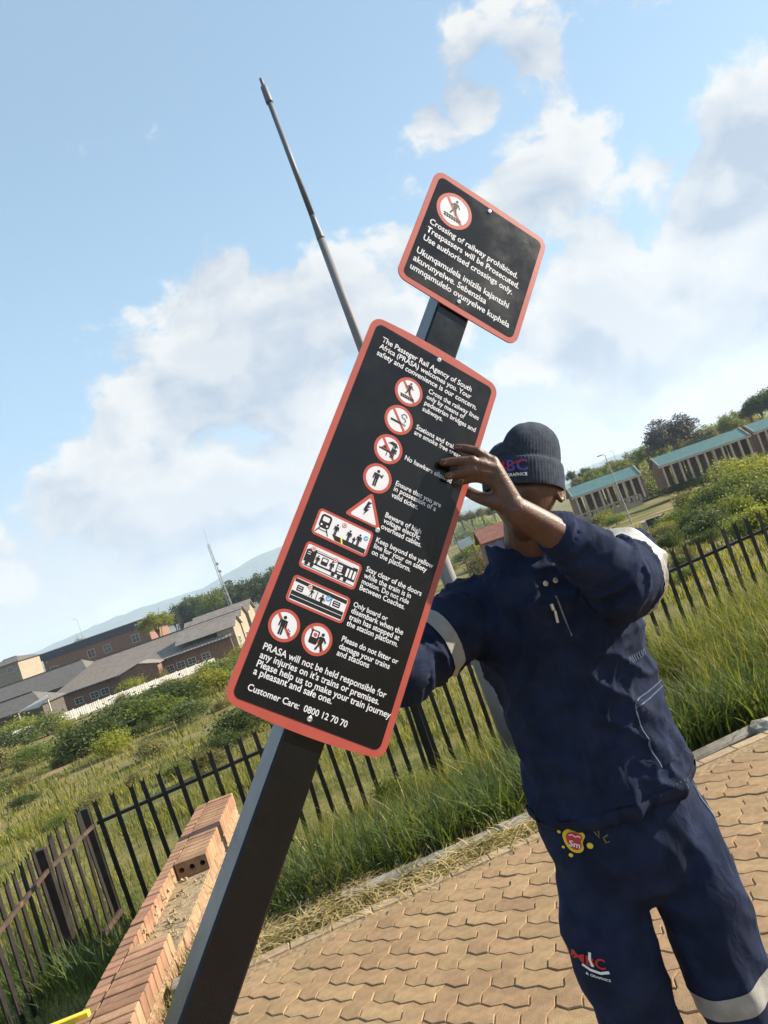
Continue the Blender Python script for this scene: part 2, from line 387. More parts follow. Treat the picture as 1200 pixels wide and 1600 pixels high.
# keep a clean herringbone: cells (i,j)+(i+1,j) when (i-j)%4==0, cells (i,j)+(i,j+1) when (i-j)%4==3
def paver_geo(poly, zt, tilt):
    cx = sum(p[0] for p in poly)/len(poly); cy = sum(p[1] for p in poly)/len(poly); n = len(poly); vs_ = []
    for (ins, z) in ((0, -.05), (0, -.004), (.003, 0)):
        for (x, y) in poly:
            dx, dy = cx-x, cy-y; L = math.hypot(dx, dy); xx, yy = x+dx/L*ins*1.2, y+dy/L*ins*1.2
            vs_.append((xx, yy, zt + z + (xx-cx)*tilt[0] + (yy-cy)*tilt[1]))
    fs = [(k, (k+1) % n, n+(k+1) % n, n+k) for k in range(n)] + [(n+k, n+(k+1) % n, 2*n+(k+1) % n, 2*n+k) for k in range(n)] + [tuple(2*n+k for k in range(n))]
    return vs_, fs, (cx, cy)
cand = []
for (a0, b0, w_, h_) in pieces:
    wx, wy = to_world(a0+w_/2, b0+h_/2)
    if wx < LEFT_X+.13 or wx > 6.3 or wy < -2.8 or edge_d(wx, wy) > -.145: continue
    poly = [to_world(*p) for p in outline(a0, b0, w_, h_)]
    v = Vector((wx, wy, 0)) - CAM; dep = v.dot(_f)
    vis = False
    if dep > .3:
        sx = CX + F*v.dot(c_right)/dep; sy = CY - F*v.dot(c_up)/dep
        vis = -30 < sx < 1230 and sy < 1640
        if vis and 860 < sx < 1150 and sy > 1180 and sx > 800+(sy-1180)*.33 and sx < 1075+(sy-1180)*.27: vis = False   # behind the man
    cand.append((0 if vis else 1, v.length, poly))
cand.sort(key=lambda c: (c[0], c[1]))
rest = MB()
for k, (nv, dist, poly) in enumerate(cand):
    zt = random.gauss(0, .0016); tl = (random.gauss(0, .008), random.gauss(0, .008))
    vs_, fs, c0 = paver_geo(poly, zt, tl)
    if k < 285 and nv == 0:
        b = MB(); b.add([(v[0]-c0[0], v[1]-c0[1], v[2]) for v in vs_], fs)
        m_ = b.mesh('paver', pm); o = bpy.data.objects.new('paver', m_); col.objects.link(o); o.location = (c0[0], c0[1], 0); o.parent = pav
    else: rest.add(vs_, fs)
if rest.v: rest.build('pavers_beyond', pm, pav, kind='stuff')
edge_m = paver_mat(1, (.36, .265, .165))
em = None; ex = LEFT_X+.02; dirE = Vector((1, EDGE_S, 0)).normalized(); k = 0
while ex < 6.2:
    if em is None:
        b = MB(); b.box((0, .018, -.032), (.207, .068, .064), bevel=.004); em = b.mesh('edging_stone', edge_m)
    o = bpy.data.objects.new('edging_stone', em); col.objects.link(o); o.parent = pav
    c = Vector((ex, EDGE_A+EDGE_S*ex, 0)) + Vector((-dirE.y, dirE.x, 0))*-.056
    o.location = (c.x, c.y, .003+random.gauss(0, .0015)); o.rotation_euler = (random.gauss(0, .008), random.gauss(0, .006), math.atan(EDGE_S)+random.gauss(0, .006))
    ex += .212*dirE.x

# kerb of cast concrete beyond the paving, half buried
kerb = thing('kerb', 'x', 'x'); del kerb['label']; del kerb['category']; kerb['kind'] = 'structure'
conc = mat('concrete', (.215, .19, .155), var=.3, scale=9, rough=.9, bump=.4, bscale=120, spec=.2, second=((.16, .135, .10), .52), stain=.6)
nE = Vector((-dirE.y, dirE.x, 0)); km = None; kx = -1.3
while kx < 5.5:
    if km is None:
        b = MB(); b.box((0, 0, -.08), (.90, .11, .26), bevel=.012); km = b.mesh('kerb_stone', conc)
    o = bpy.data.objects.new('kerb_stone', km); col.objects.link(o); o.parent = kerb
    c = Vector((kx, EDGE_A+EDGE_S*kx, 0)) + nE*.20
    sink = -.075 if kx < -.6 else (-.026 if kx < .9 else -.09)
    o.location = (c.x, c.y, sink+random.gauss(0, .006)); o.rotation_euler = (random.gauss(0, .02), random.gauss(0, .012), math.atan(EDGE_S)+random.gauss(0, .01))
    kx += .915*dirE.x

# ================================================================ BRICK WALL
WT = .08                                        # top of the coping
w_far = PZ(363, 1238, WT); w_near = PZ(240, 1515, WT)
wd = (w_near - w_far).normalized(); wn = Vector((wd.y, -wd.x, 0)) * -1   # wn: from the right edge towards the left edge
if wn.x > 0: wn = -wn
wall = thing('brick_wall', 'low orange brick wall with on-edge coping bricks and a gap where some are missing', 'wall', tuple(w_far))
br_m = mat('fired_brick', (.31, .175, .105), var=.2, scale=16, rough=.88, bump=.35, bscale=180, spec=.2, second=((.37, .25, .155), .56), objvar=.40, stain=.5)
br2_m = mat('pale_brick', (.34, .205, .12), var=.18, scale=16, rough=.88, bump=.35, bscale=180, spec=.2, second=((.42, .31, .20), .55), objvar=.35, stain=.4)
mortar = mat('mortar', (.31, .235, .145), var=.28, scale=30, rough=.95, bump=.9, bscale=90, spec=.1)
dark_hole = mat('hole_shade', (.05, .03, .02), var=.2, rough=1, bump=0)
wrot = Matrix((wn, wd, Vector((0, 0, 1)))).transposed()     # local x: towards the left face, y: towards the viewer
def w_at(s, t_, z): return w_far + wd*s - wn*0 + wn*t_ + Vector((0, 0, z))
WL = 5.6
mb = MB()                                       # mortar core
mb.box(w_at(WL/2, .160, -.62), (.310, WL-.02, 1.02), wrot)
mb.build('mortar_core', mortar, wall)
def brick_mesh(sx, sy, sz, m_):
    b = MB(); b.box((0, 0, 0), (sx, sy, sz), bevel=.004); return b.mesh('brick', m_)
rowlock = brick_mesh(.222, .071, .107, br_m); stub = brick_mesh(.088, .071, .107, br_m); stretch_b = brick_mesh(.106, .222, .071, br2_m)
def place(me_, pos, rx=0, rz=0):
    o = bpy.data.objects.new('brick', me_); col.objects.link(o); o.parent = wall; o.matrix_parent_inverse = wm(wall).inverted()
    o.location = pos; o.rotation_euler = (rx, random.gauss(0, .006), wrot.to_euler().z + rz + random.gauss(0, .008)); return o
pitch = .0820; nrow = int(WL/pitch)
gap0, gap1 = 23, 30                             # coping bricks lost here
# locate the gap from the far end: the hollow brick face shows at about (288,1365)
gs = (PZ(288, 1352, WT)-w_far).dot(wd); ge = (PZ(252, 1462, WT)-w_far).dot(wd)
gap0, gap1 = int(gs/pitch), int(ge/pitch)
for i in range(nrow):
    s = pitch*(i+.5)
    if not (gap0 <= i < gap1) and i != gap0-1: place(rowlock, w_at(s, .111, -.0535+random.gauss(0, .0012)))
    place(stub, w_at(s+random.gauss(0, .002), .275, -.0535-.004+random.gauss(0, .0015)))
# the last brick before the gap shows its three core holes
b = MB(); hb = bmesh.new()
def holed_face(mbx, W_, H_, y):
    cells = 3; n = 14
    for c in range(cells):
        x0 = -W_/2 + W_*c/cells; x1 = x0 + W_/cells; cx = (x0+x1)/2; r_ = .019
        ring = [(cx + r_*math.cos(2*math.pi*k/n), r_*math.sin(2*math.pi*k/n)) for k in range(n)]
        outer = []
        for k in range(n):
            a = 2*math.pi*k/n; dx, dz = math.cos(a), math.sin(a); t_ = min((W_/cells/2)/abs(dx) if abs(dx) > 1e-6 else 9, (H_/2)/abs(dz) if abs(dz) > 1e-6 else 9)
            outer.append((cx+dx*t_, dz*t_))
        vs_ = [(p[0], y, p[1]) for p in outer] + [(p[0], y, p[1]) for p in ring] + [(p[0], y-.055, p[1]) for p in ring]
        mbx.add(vs_, [(k, (k+1) % n, n+(k+1) % n, n+k) for k in range(n)] + [(n+k, n+(k+1) % n, 2*n+(k+1) % n, 2*n+k) for k in range(n)])
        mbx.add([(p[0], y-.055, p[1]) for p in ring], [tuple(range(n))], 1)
        # square off the corners of the cell
        for sx_ in (x0, x1):
            for sz_ in (-H_/2, H_/2):
                near = sorted(outer, key=lambda p: (p[0]-sx_)**2+(p[1]-sz_)**2)[:2]
                mbx.add([(sx_, y, sz_), (near[0][0], y, near[0][1]), (near[1][0], y, near[1][1])], [(0, 1, 2)])
holed_face(b, .222, .107, .0355)
hx, hy, hh = .111, .0355, .0535
b.add([(-hx, -hy, -hh), (hx, -hy, -hh), (hx, hy, -hh), (-hx, hy, -hh), (-hx, -hy, hh), (hx, -hy, hh), (hx, hy, hh), (-hx, hy, hh)], [(0, 1, 2, 3), (4, 7, 6, 5), (0, 4, 5, 1), (1, 5, 6, 2), (3, 7, 4, 0)])
place(b.mesh('brick', [br_m, dark_hole]), w_at(pitch*(gap0-.5), .111, -.052))['label'] = 'coping brick turned to show three round core holes'
# crumbled mortar left in the gap
rng2 = random.Random(3); mb = MB()
for i in range(110):
    s = pitch*(gap0 + rng2.random()*(gap1-gap0)); t_ = rng2.choice((.228+rng2.gauss(0, .008), rng2.uniform(.02, .2))); z = -.104 + (rng2.random()*.075 if t_ > .21 else rng2.random()*.006)
    sz = rng2.uniform(.006, .017); mb.box(w_at(s, t_, z), (sz, sz*1.3, sz*.9), Matrix.Rotation(rng2.random()*3, 3, 'Z') @ Matrix.Rotation(rng2.random()*2, 3, 'X'))
mb.build('mortar_crumbs', mortar, wall, kind='stuff')
for course in range(5):                         # stretcher courses under the coping, both faces
    z = -.107 - .012 - .0355 - course*.083; off = .117*(course % 2)
    for i in range(int(WL/.234)+1):
        s = .234*i + off
        if .05 < s < WL-.1: place(stretch_b, w_at(s, .0495, z)); 
for course in range(3):
    z = -.107 - .012 - .0355 - course*.083
    for i in range(int(WL/.234)):
        place(stretch_b, w_at(.234*i+.117*(course % 2)+.1, .2825, z))
    for t_ in (.11, .22): place(brick_mesh(.1, .2, .071, br2_m), w_at(.104, t_, z), rz=0)

# yellow marker post beside the wall
q1 = PZ(137, 1580, .10); b = MB(); t = thing('marker_post', 'yellow painted steel marker post beside the near end of the brick wall', 'post', (q1.x-.10, q1.y, hz(q1.x, q1.y)))
ym = mat('yellow_paint', (.80, .55, .04), var=.08, scale=20, rough=.45, bump=.05, spec=.5, second=((.55, .38, .06), .68))
ax = Vector((1, .10, 0)).normalized(); ay = Vector((-ax.y, ax.x, 0)); az = Vector((0, 0, 1)); rot = Matrix((ax, ay, az)).transposed()
cpt = Vector((q1.x-.11, q1.y, 0)); gz = hz(q1.x, q1.y)
b = MB(); b.box((cpt.x, cpt.y, (gz+.10)/2), (.22, .03, .10-gz), rot, bevel=.004); b.build('post', ym, t)
b = MB(); b.box((cpt.x, cpt.y+.028, (gz+.05)/2), (.05, .026, .05-gz), rot); b.build('stiffener', ym, t)

# little brick pier stub by the path, half in the straw
q1 = PZ(507, 1392, -.03); t = thing('brick_pier', 'short stub of brick pier in the straw at the paving edge', 'pier', (q1.x, q1.y, -.1))
for k in range(6):
    b = MB(); b.box((q1.x+.012*k*.3, q1.y+.078*k-.1, -.03-.012*abs(k-2)), (.20, .07, .10), Matrix.Rotation(R(8), 3, 'Z') @ Matrix.Rotation(R(-12), 3, 'X'), bevel=.004); b.build('brick', br2_m, t)
rb_m = mat('rubble', (.30, .27, .22), var=.25, scale=10, rough=.95, bump=.5, bscale=40)
for (px, py, s_) in ((545, 1372, .06), (532, 1388, .05), (420, 1455, .05), (1192, 1132, .085), (560, 1360, .045)):
    q1 = PZ(px, py, -.03); bm = bmesh.new(); bmesh.ops.create_icosphere(bm, subdivisions=2, radius=s_)
    for v in bm.verts: v.co *= 1+.35*noise.noise(v.co*14+Vector((px, 0, 0))); v.co.z *= .65
    me = bpy.data.meshes.new('stone'); bm.to_mesh(me); bm.free(); me.materials.append(rb_m)
    link('stone', me, loc=(q1.x, q1.y, -.05), label='weathered grey stone lying in the straw beyond the paving edge', category='stone', group='stones at the paving edge')

# ================================================================ FENCE
steel = mat('rusty_black_steel', (.018, .014, .012), var=.35, scale=9, rough=.55, bump=.25, bscale=60, spec=.35, second=((.065, .030, .015), .62))
rust_r = mat('rust_streaked_steel', (.055, .034, .024), var=.35, scale=7, rough=.7, bump=.25, bscale=70, spec=.35, second=((.17, .095, .055), .56))
def pale_mesh(h):
    b = MB(); w_ = .021
    b.prism([(-w_, 0), (w_, 0), (w_, h-.03), (w_*1.25, h), (.004, h-.035), (-.004, h-.035), (-w_*1.25, h), (-w_, h-.03)], (0, -.005, 0), (1, 0, 0), (0, 0, 1), (0, 1, 0), .010)
    b.box((0, .009, h*.48), (.010, .018, h*.93)); return b.mesh('pale', steel)
PALE = {}
def pale(parent, pos, h, rz, lean=0.0):
    k = round(h, 1)
    if k not in PALE: PALE[k] = pale_mesh(k)
    o = bpy.data.objects.new('pale', PALE[k]); col.objects.link(o); o.parent = parent; o.matrix_parent_inverse = wm(parent).inverted()
    o.location = pos; o.rotation_euler = (random.gauss(0, .012), random.gauss(lean, .010)+(random.gauss(0, .05) if random.random() < .12 else 0), rz+random.gauss(0, .05)); return o
def rail_pt(x):                                  # top rail of the back fence
    a = P(142, 1291, 7.0); b_ = P(1195, 828, 8.3); t_ = (x-a.x)/(b_.x-a.x); return a.lerp(b_, t_)
fa = math.atan2(1.3, 7.33)
def fence_run(name, label, x0, x1, posts):
    t = thing(name, label, 'fence', tuple(rail_pt(x0))+())
    a, b_ = rail_pt(x0), rail_pt(x1); H_ = 1.22
    b = MB(); b.bar(a+Vector((0, .024, 0)), b_+Vector((0, .024, 0)), .045, .030); b.build('rail', steel, t)
    b = MB(); b.bar(a+Vector((0, .024, -.98)), b_+Vector((0, .024, -.98)), .045, .030); b.build('rail', steel, t)
    n = int((b_-a).length/.158)
    for i in range(n+1):
        p = a.lerp(b_, (i+.5)/(n+1)); pale(t, (p.x, p.y-.006, p.z-1.08), 1.3, fa)
    for x in posts:
        p = rail_pt(x); b = MB(); b.box((p.x, p.y+.07, p.z-.40), (.075, .075, 1.5), bevel=.006); b.build('post', steel, t)
    return t
fence_run('palisade_fence', 'black steel palisade fence behind the brick wall, forked pales above one rail', P(142, 1291, 7.0).x+.05, rail_pt(P(560, 1105, 7.5).x).x, [])
fence_run('palisade_fence', 'rusty palisade fence in long grass beside the tall grey pole', rail_pt(P(560, 1105, 7.5).x).x+.06, 1.1, [P(655, 1130, 7.6).x])
fence_run('palisade_fence', 'rusty brown palisade fence standing in sunlit grass below the shelters', 1.16, 6.2, [4.9])
# side fence running towards the viewer, left of the wall
lt = thing('palisade_fence', 'rust streaked palisade fence with broad posts running alongside the brick wall', 'fence', tuple(P(142, 1291, 7.0)))
pB = P(142, 1291, 7.0); pA = P(71, 1360, 6.1); pN = P(0, 1448, 5.15); pO = pN + (pN-pA)*1.6
for a, b_ in ((pB, pA), (pA, pO)):
    b = MB(); b.bar(a+Vector((.030, 0, 0)), b_+Vector((.030, 0, 0)), .022, .032); b.build('rail', rust_r, lt)
    b = MB(); b.bar(a+Vector((.035, 0, -.8)), b_+Vector((.035, 0, -.8)), .03, .045); b.build('rail', rust_r, lt)
    n = int((b_-a).length/.150)
    for i in range(n):
        p = a.lerp(b_, (i+.6)/n); pale(lt, (p.x, p.y, p.z-1.08), 1.3, R(90))
for p, wdt in ((pB+Vector((-.02, 0, 0)), .085), (pA+Vector((0, .0, 0)), .092)):
    b = MB(); b.box((p.x+.005, p.y, p.z-.47), (wdt, wdt*.8, 1.28), Matrix.Rotation(R(12), 3, 'Z'), bevel=.006); b.build('post', steel, lt)

# ================================================================ TALL POLE
galv = mat('galvanised_steel', (.115, .125, .145), var=.22, scale=5, rough=.55, bump=.12, bscale=50, spec=.4, metallic=.1, second=((.10, .10, .10), .62), stretch=(1, 1, .3))
Yp = 6.35; base = P(790, 1165, Yp); base.z = -.75; topP = P(408, 125, Yp); axis = (topP - Vector((base.x+.06, Yp, base.z))); axis.normalize()
pt = thing('stepped_pole', 'tall stepped grey steel pole standing in the long grass behind the man', 'pole', (base.x+.06, Yp, base.z))
def on_axis(px, py):
    q_ = P(px, py, Yp); b0 = Vector((base.x+.06, Yp, base.z)); return b0 + axis*((q_-b0).dot(axis))
def lathe(points, name, m_, n=28):               # (point, radius) stations along the pole
    x = axis.cross(Vector((0, 1, 0))).normalized(); y = axis.cross(x); b = MB()
    b.loft([[p + x*(r*math.cos(2*math.pi*k/n)) + y*(r*math.sin(2*math.pi*k/n)) for k in range(n)] for p, r in points])
    return b.build(name, m_, pt, smooth=True)
bb = Vector((base.x+.06, Yp, base.z)); p_mid = on_axis(560, 520); p_sh0 = on_axis(502, 370); p_sh1 = on_axis(491, 342); p_cap = on_axis(420, 158); p_cap1 = on_axis(413, 140); p_tip = on_axis(408, 124)
galv_lo = mat('brightened_galvanised', (.165, .165, .175), var=.2, scale=6, rough=.6, bump=.12, bscale=50, second=((.14, .135, .13), .58), stretch=(1, 1, .3))  # same steel made paler: the lower pole's lit look is put into its colour
s0 = lathe([(bb, .074), (on_axis(735, 985), .068), (p_mid, .040), (p_sh0, .034)], 'lower_tube', galv_lo)
s1 = lathe([(p_sh0-axis*.02, .0355), (p_sh0, .035), (p_sh1, .0265), (p_sh1+axis*.03, .0260)], 'shoulder', galv)
s2 = lathe([(p_sh1, .0250), (p_cap, .0225)], 'upper_tube', galv)
s3 = lathe([(p_cap-axis*.02, .031), (p_cap, .032), (p_cap1+axis*.02, .029), (p_cap1+axis*.03, .025)], 'collar', galv)
s4 = lathe([(p_cap1, .014), (p_tip, .014), (p_tip+axis*.01, .011)], 'spigot', galv)

# ================================================================ BUILDINGS, LEFT
brick_w = mat('brown_brickwork', (.20, .115, .080), var=.22, scale=3, rough=.9, bump=.2, bscale=30, objvar=.1)
roof_m = mat('ribbed_roof_sheet', (.225, .19, .165), var=.15, scale=1.2, rough=.6, bump=.1, bscale=9, spec=.35, second=((.28, .235, .20), .60))
roof_rib = mat('roof_rib', (.10, .085, .075), var=.15, scale=3, rough=.6, bump=0)
cream = mat('cream_plaster', (.27, .225, .165), var=.12, scale=1.5, rough=.9, bump=.1)
fascia = mat('dark_fascia', (.045, .055, .085), var=.2, scale=2, rough=.5, bump=.05)
glass = mat('window_glass', (.05, .06, .075), var=.2, scale=1, rough=.12, bump=0, spec=.6)
frame_m = mat('window_frame', (.50, .47, .42), var=.1, rough=.6, bump=0)
white_m = mat('white_paint', (.42, .40, .37), var=.1, scale=2, rough=.7, bump=.1, second=((.30, .28, .24), .60))
greyroof = mat('grey_tile_roof', (.115, .105, .097), var=.18, scale=2, rough=.8, bump=.3, bscale=12)
plinth_m = mat('grey_brown_render', (.085, .072, .062), var=.2, scale=2, rough=.9, bump=.2)
def window(parent, c, w_, h_, n=(0, -1, 0)):     # frame proud of the wall, pane and glazing bar inside it
    c = Vector(c); n = Vector(n).normalized(); x = Vector((0, 0, 1)).cross(n).normalized(); rot = Matrix((x, n, Vector((0, 0, 1)))).transposed()
    b = MB()
    for sx in (-1, 1): b.box(c + x*sx*(w_/2-.05) + n*.05, (.10, .14, h_), rot)
    for sz in (-1, 1): b.box(c + Vector((0, 0, sz*(h_/2-.05))) + n*.05, (w_-.2, .14, .10), rot)
    b.box(c + n*.045, (.05, .10, h_-.2), rot); b.box(c + n*.043, (w_-.2, .09, .05), rot)
    f = b.build('window', frame_m, parent)
    b = MB(); b.box(c + n*.012, (w_-.2, .02, h_-.2), rot); b.build('pane', glass, f)
def roof_plane(parent, quad, m_, rib=None, step=1.0, name='roof', th=.12):
    q_ = [Vector(p) for p in quad]; n = (q_[1]-q_[0]).cross(q_[-1]-q_[0]).normalized()
    if n.z < 0: n = -n
    b = MB(); k = len(q_); lo = [p - n*th for p in q_]
    b.add(q_ + lo, [tuple(range(k)), tuple(range(2*k-1, k-1, -1))] + [(i, (i+1) % k, k+(i+1) % k, k+i) for i in range(k)])
    r = b.build(name, m_, parent)
    if rib and k == 4:
        L = (q_[1]-q_[0]).length; cnt = max(2, int(L/step))
        bb_ = MB()
        for i in range(cnt+1):
            s = i/cnt; bb_.bar(q_[0].lerp(q_[1], s)+n*.02, q_[3].lerp(q_[2], s)+n*.02, .12, .05, upv=n)
        bb_.build('roof_ribs', rib, r, kind='stuff')
    return r
GZ = lambda x, y: hz(x, y)
# long school building
Y0 = 128.0
eL = P(74, 1094, Y0); eR = P(362, 993, Y0); eave_z = (eL.z+eR.z)/2; xl, xr = eL.x, eR.x
gz = min(hz(xl, Y0), hz(xr, Y0))-.3
ridge_z = P(250, 996, Y0+9).z; xl_r = P(154, 1033, Y0+9).x
t = thing('school_building', 'long low brown brick building with ribbed grey roof and three end gables', 'building', (xl, Y0, gz))
b = MB(); b.box(((xl+xr)/2+.3, Y0+9.5, (gz+eave_z)/2), (xr-xl-1.6, 17.6, eave_z-gz)); b.build('wall', brick_w, t)
rf = roof_plane(t, [(xl, Y0, eave_z), (xr, Y0, eave_z), (xr, Y0+9, ridge_z), (xl_r, Y0+9, ridge_z)], roof_m, roof_rib, .62)
roof_plane(t, [(xr, Y0+18, eave_z), (xl, Y0+18, eave_z), (xl_r, Y0+9.02, ridge_z), (xr, Y0+9.02, ridge_z)], roof_m)
roof_plane(t, [(xl, Y0+18, eave_z-.01), (xl, Y0, eave_z-.01), (xl_r, Y0+9, ridge_z-.01)], roof_m)
b = MB(); b.bar((xl_r, Y0+9, ridge_z+.06), (xr+1, Y0+9, ridge_z+.06), .5, .12); b.build('ridge_cap', roof_rib, rf)
b = MB(); b.box(((xl+xr)/2, Y0-.06, eave_z-.12), (xr-xl, .14, .24)); b.build('gutter', fascia, t)
pL = P(185, 1062, Y0-2.6); pR = P(247, 1036, Y0-2.6); pz = P(205, 1040, Y0-2.6).z       # porch gable
b = MB(); b.box(((pL.x+pR.x)/2, Y0-.9, (gz+eave_z)/2), (pR.x-pL.x-.5, 3.2, eave_z-gz)); b.build('porch_wall', brick_w, t)
mx = (pL.x+pR.x)/2+.4
b = MB(); b.poly([(pL.x+.3, Y0-2.51, eave_z), (pR.x-.3, Y0-2.51, eave_z), (mx, Y0-2.51, pz-.15)]); b.build('porch_gable', brick_w, t)
roof_plane(t, [(pL.x-.3, Y0-2.9, eave_z-.1), (mx, Y0-2.9, pz), (mx, Y0+3.5, pz), (pL.x-.3, Y0+2.0, eave_z)], roof_m, name='porch_roof')
roof_plane(t, [(mx, Y0-2.9, pz), (pR.x+.3, Y0-2.9, eave_z-.1), (pR.x+.3, Y0+2.0, eave_z), (mx, Y0+3.5, pz)], roof_m, name='porch_roof')
for px, py in ((262, 1040), (279, 1033), (296, 1026), (318, 1018), (225, 1057), (161, 1078), (145, 1085), (120, 1092)):
    q1 = P(px, py, Y0); window(t, (q1.x, Y0+.7 if not pL.x < q1.x < pR.x else Y0-2.5, gz+1.75), 1.5, 1.1)
for k, (px, py) in enumerate(((373, 985), (381, 968), (392, 953))):                       # three gables at the right end
    yy = Y0+4+k*6.2; pk_ = (3.3, ridge_z-eave_z+.9, ridge_z-eave_z+1.3)[k]; tip = P(px, py, yy); zt = P(px-6, py-14, yy).z
    x0 = xr-10; x1 = P(px+4, py, yy).x
    roof_plane(t, [(x0, yy-3.1, eave_z+pk_-1.9), (x1, yy-3.1, eave_z+pk_-1.9), (x1, yy, eave_z+pk_), (x0, yy, eave_z+pk_)], roof_m, name='gable_roof')
    roof_plane(t, [(x1, yy+3.1, eave_z+pk_-1.9), (x0, yy+3.1, eave_z+pk_-1.9), (x0, yy, eave_z+pk_), (x1, yy, eave_z+pk_)], roof_m, name='gable_roof')
    b = MB(); b.prism([(-2.8, gz-eave_z), (2.8, gz-eave_z), (2.8, pk_-1.95), (0, pk_-.2), (-2.8, pk_-1.95)], (x1-.5, yy, eave_z), (0, 1, 0), (0, 0, 1), (-1, 0, 0), 3.0); b.build('gable_wall', cream, t)
    window(t, (x1-.5, yy-.9, eave_z-1.2), 1.3, 1.4, (1, 0, 0))
# brick block with dark fascia
Yb = 190.0; a = P(62, 1018, Yb); c = P(222, 973, Yb); zt = (a.z+c.z)/2; z0 = hz(a.x, Yb)-1
t = thing('brick_block', 'flat roofed red brown brick block with dark blue fascia and small square windows', 'building', (a.x, Yb, z0))
x0, x1 = a.x, c.x+1
b = MB(); b.box(((x0+x1)/2, Yb+8, (z0+zt-1.7)/2), (x1-x0, 16, zt-1.7-z0)); b.build('wall', brick_w, t)
b = MB(); b.box(((x0+x1)/2, Yb+8, zt-.85), (x1-x0+.6, 16.6, 1.68)); fb = b.build('fascia', fascia, t)
nb = 9
for i in range(1, nb): b = MB(); b.box((x0+(x1-x0)*i/nb, Yb-.33, zt-.85), (.12, .06, 1.6)); b.build('fascia_joint', glass, fb)
b = MB(); b.box(((x0+x1)/2, Yb+8, zt+.06), (x1-x0+.9, 16.9, .12)); b.build('roof', white_m, t)
for px, py in ((143, 1021), (168, 1013), (212, 997), (86, 1047)): q1 = P(px, py, Yb); window(t, (q1.x, Yb, q1.z), 2.0, 2.0)
b = MB(); b.sphere((P(74, 1035, Yb).x, Yb-.1, P(74, 1035, Yb).z), .25); b.build('wall_light', white_m, t)
# grey hip-roofed houses in front on the left
def hip_house(name, label, x0, x1, y0, y1, zb, ze, zr, wm_, rm_, inset, wins=()):
    t = thing(name, label, 'building', ((x0+x1)/2, y0, zb)); ym = (y0+y1)/2
    b = MB(); b.box(((x0+x1)/2, ym, (zb+ze)/2), (x1-x0-1.0, y1-y0-1.0, ze-zb)); b.build('wall', wm_, t)
    r = [(x0+inset, ym, zr), (x1-inset, ym, zr)]
    roof_plane(t, [(x0, y0, ze), (x1, y0, ze), r[1], r[0]], rm_)
    roof_plane(t, [(x1, y1, ze), (x0, y1, ze), r[0], r[1]], rm_)
    roof_plane(t, [(x1, y0, ze-.005), (x1, y1, ze-.005), r[1]], rm_)
    roof_plane(t, [(x0, y1, ze-.005), (x0, y0, ze-.005), r[0]], rm_)
    b = MB(); b.bar((r[0][0], ym, zr+.05), (r[1][0], ym, zr+.05), .35, .1); b.build('ridge_cap', roof_rib, t)
    for (wx, wz) in wins: window(t, (wx, y0+.5, wz), 1.3, 1.1)
    return t
a = P(-60, 1122, 148); c = P(112, 1064, 148); rr = P(80, 1047, 155)
hip_house('grey_roof_house', 'low house with broad plain grey hip roof left of the long building', a.x, c.x+4, 148, 162, hz(a.x, 148)-.3, c.z-.4, rr.z, plinth_m, greyroof, 4.0)
a = P(-80, 1138, 112); c = P(66, 1094, 112); rr = P(30, 1092, 116)
hip_house('grey_roof_annex', 'small grey roofed annex close behind the white panel wall', a.x, c.x, 112, 120, hz(a.x, 112)-.3, c.z-.5, rr.z+.4, plinth_m, greyroof, 3.0)
a = P(-30, 1062, 165); c = P(31, 1040, 165); rr = P(10, 1030, 170)
hip_house('cream_house', 'small cream walled house with grey roof far left beyond the other roofs', a.x, c.x, 165, 176, hz(a.x, 165)-.3, P(20, 1035, 165).z, P(20, 1026, 168).z, cream, greyroof, 3.0, [((a.x+c.x)/2+2, P(18, 1046, 165).z)])
t = thing('carport', 'white sheet carport roof beside the annex', 'carport', tuple(P(60, 1095, 92)))
a = P(28, 1113, 104); c = P(72, 1086, 104)
roof_plane(t, [a, P(60, 1105, 102), P(76, 1090, 102), c], white_m, name='roof')
for q1 in (a, c): b = MB(); b.box((q1.x, q1.y, q1.z-1.2), (.15, .15, 2.3)); b.build('post', frame_m, t)
# white precast panel wall
pw = thing('panel_wall', 'white precast concrete panel wall running in front of the school building', 'wall', tuple(P(180, 1085, 110)))
a = P(-20, 1158, 88); c = P(335, 1028, 116); n = 19
for i in range(n):
    p = a.lerp(c, i/n); q1 = a.lerp(c, (i+1)/n); d = (q1-p); d.z = 0; mid = (p+q1)/2; L = d.length; d.normalize()
    rot = Matrix((d, Vector((-d.y, d.x, 0)), Vector((0, 0, 1)))).transposed()
    b = MB(); b.box((mid.x, mid.y, mid.z-.52), (L-.1, .07, 1.05), rot)
    for k in range(6): b.box((mid.x, mid.y, mid.z-.62) if False else tuple(mid + d*(L*((k+.5)/6-.5)) + Vector((0, 0, -.52)) - Vector((-d.y, d.x, 0))*.05), (.10, .06, 1.07), rot)
    b.build('panel', white_m, pw)
    b = MB(); b.box((p.x, p.y, p.z-.6), (.14, .16, 1.45), rot); b.build('post', white_m, pw)
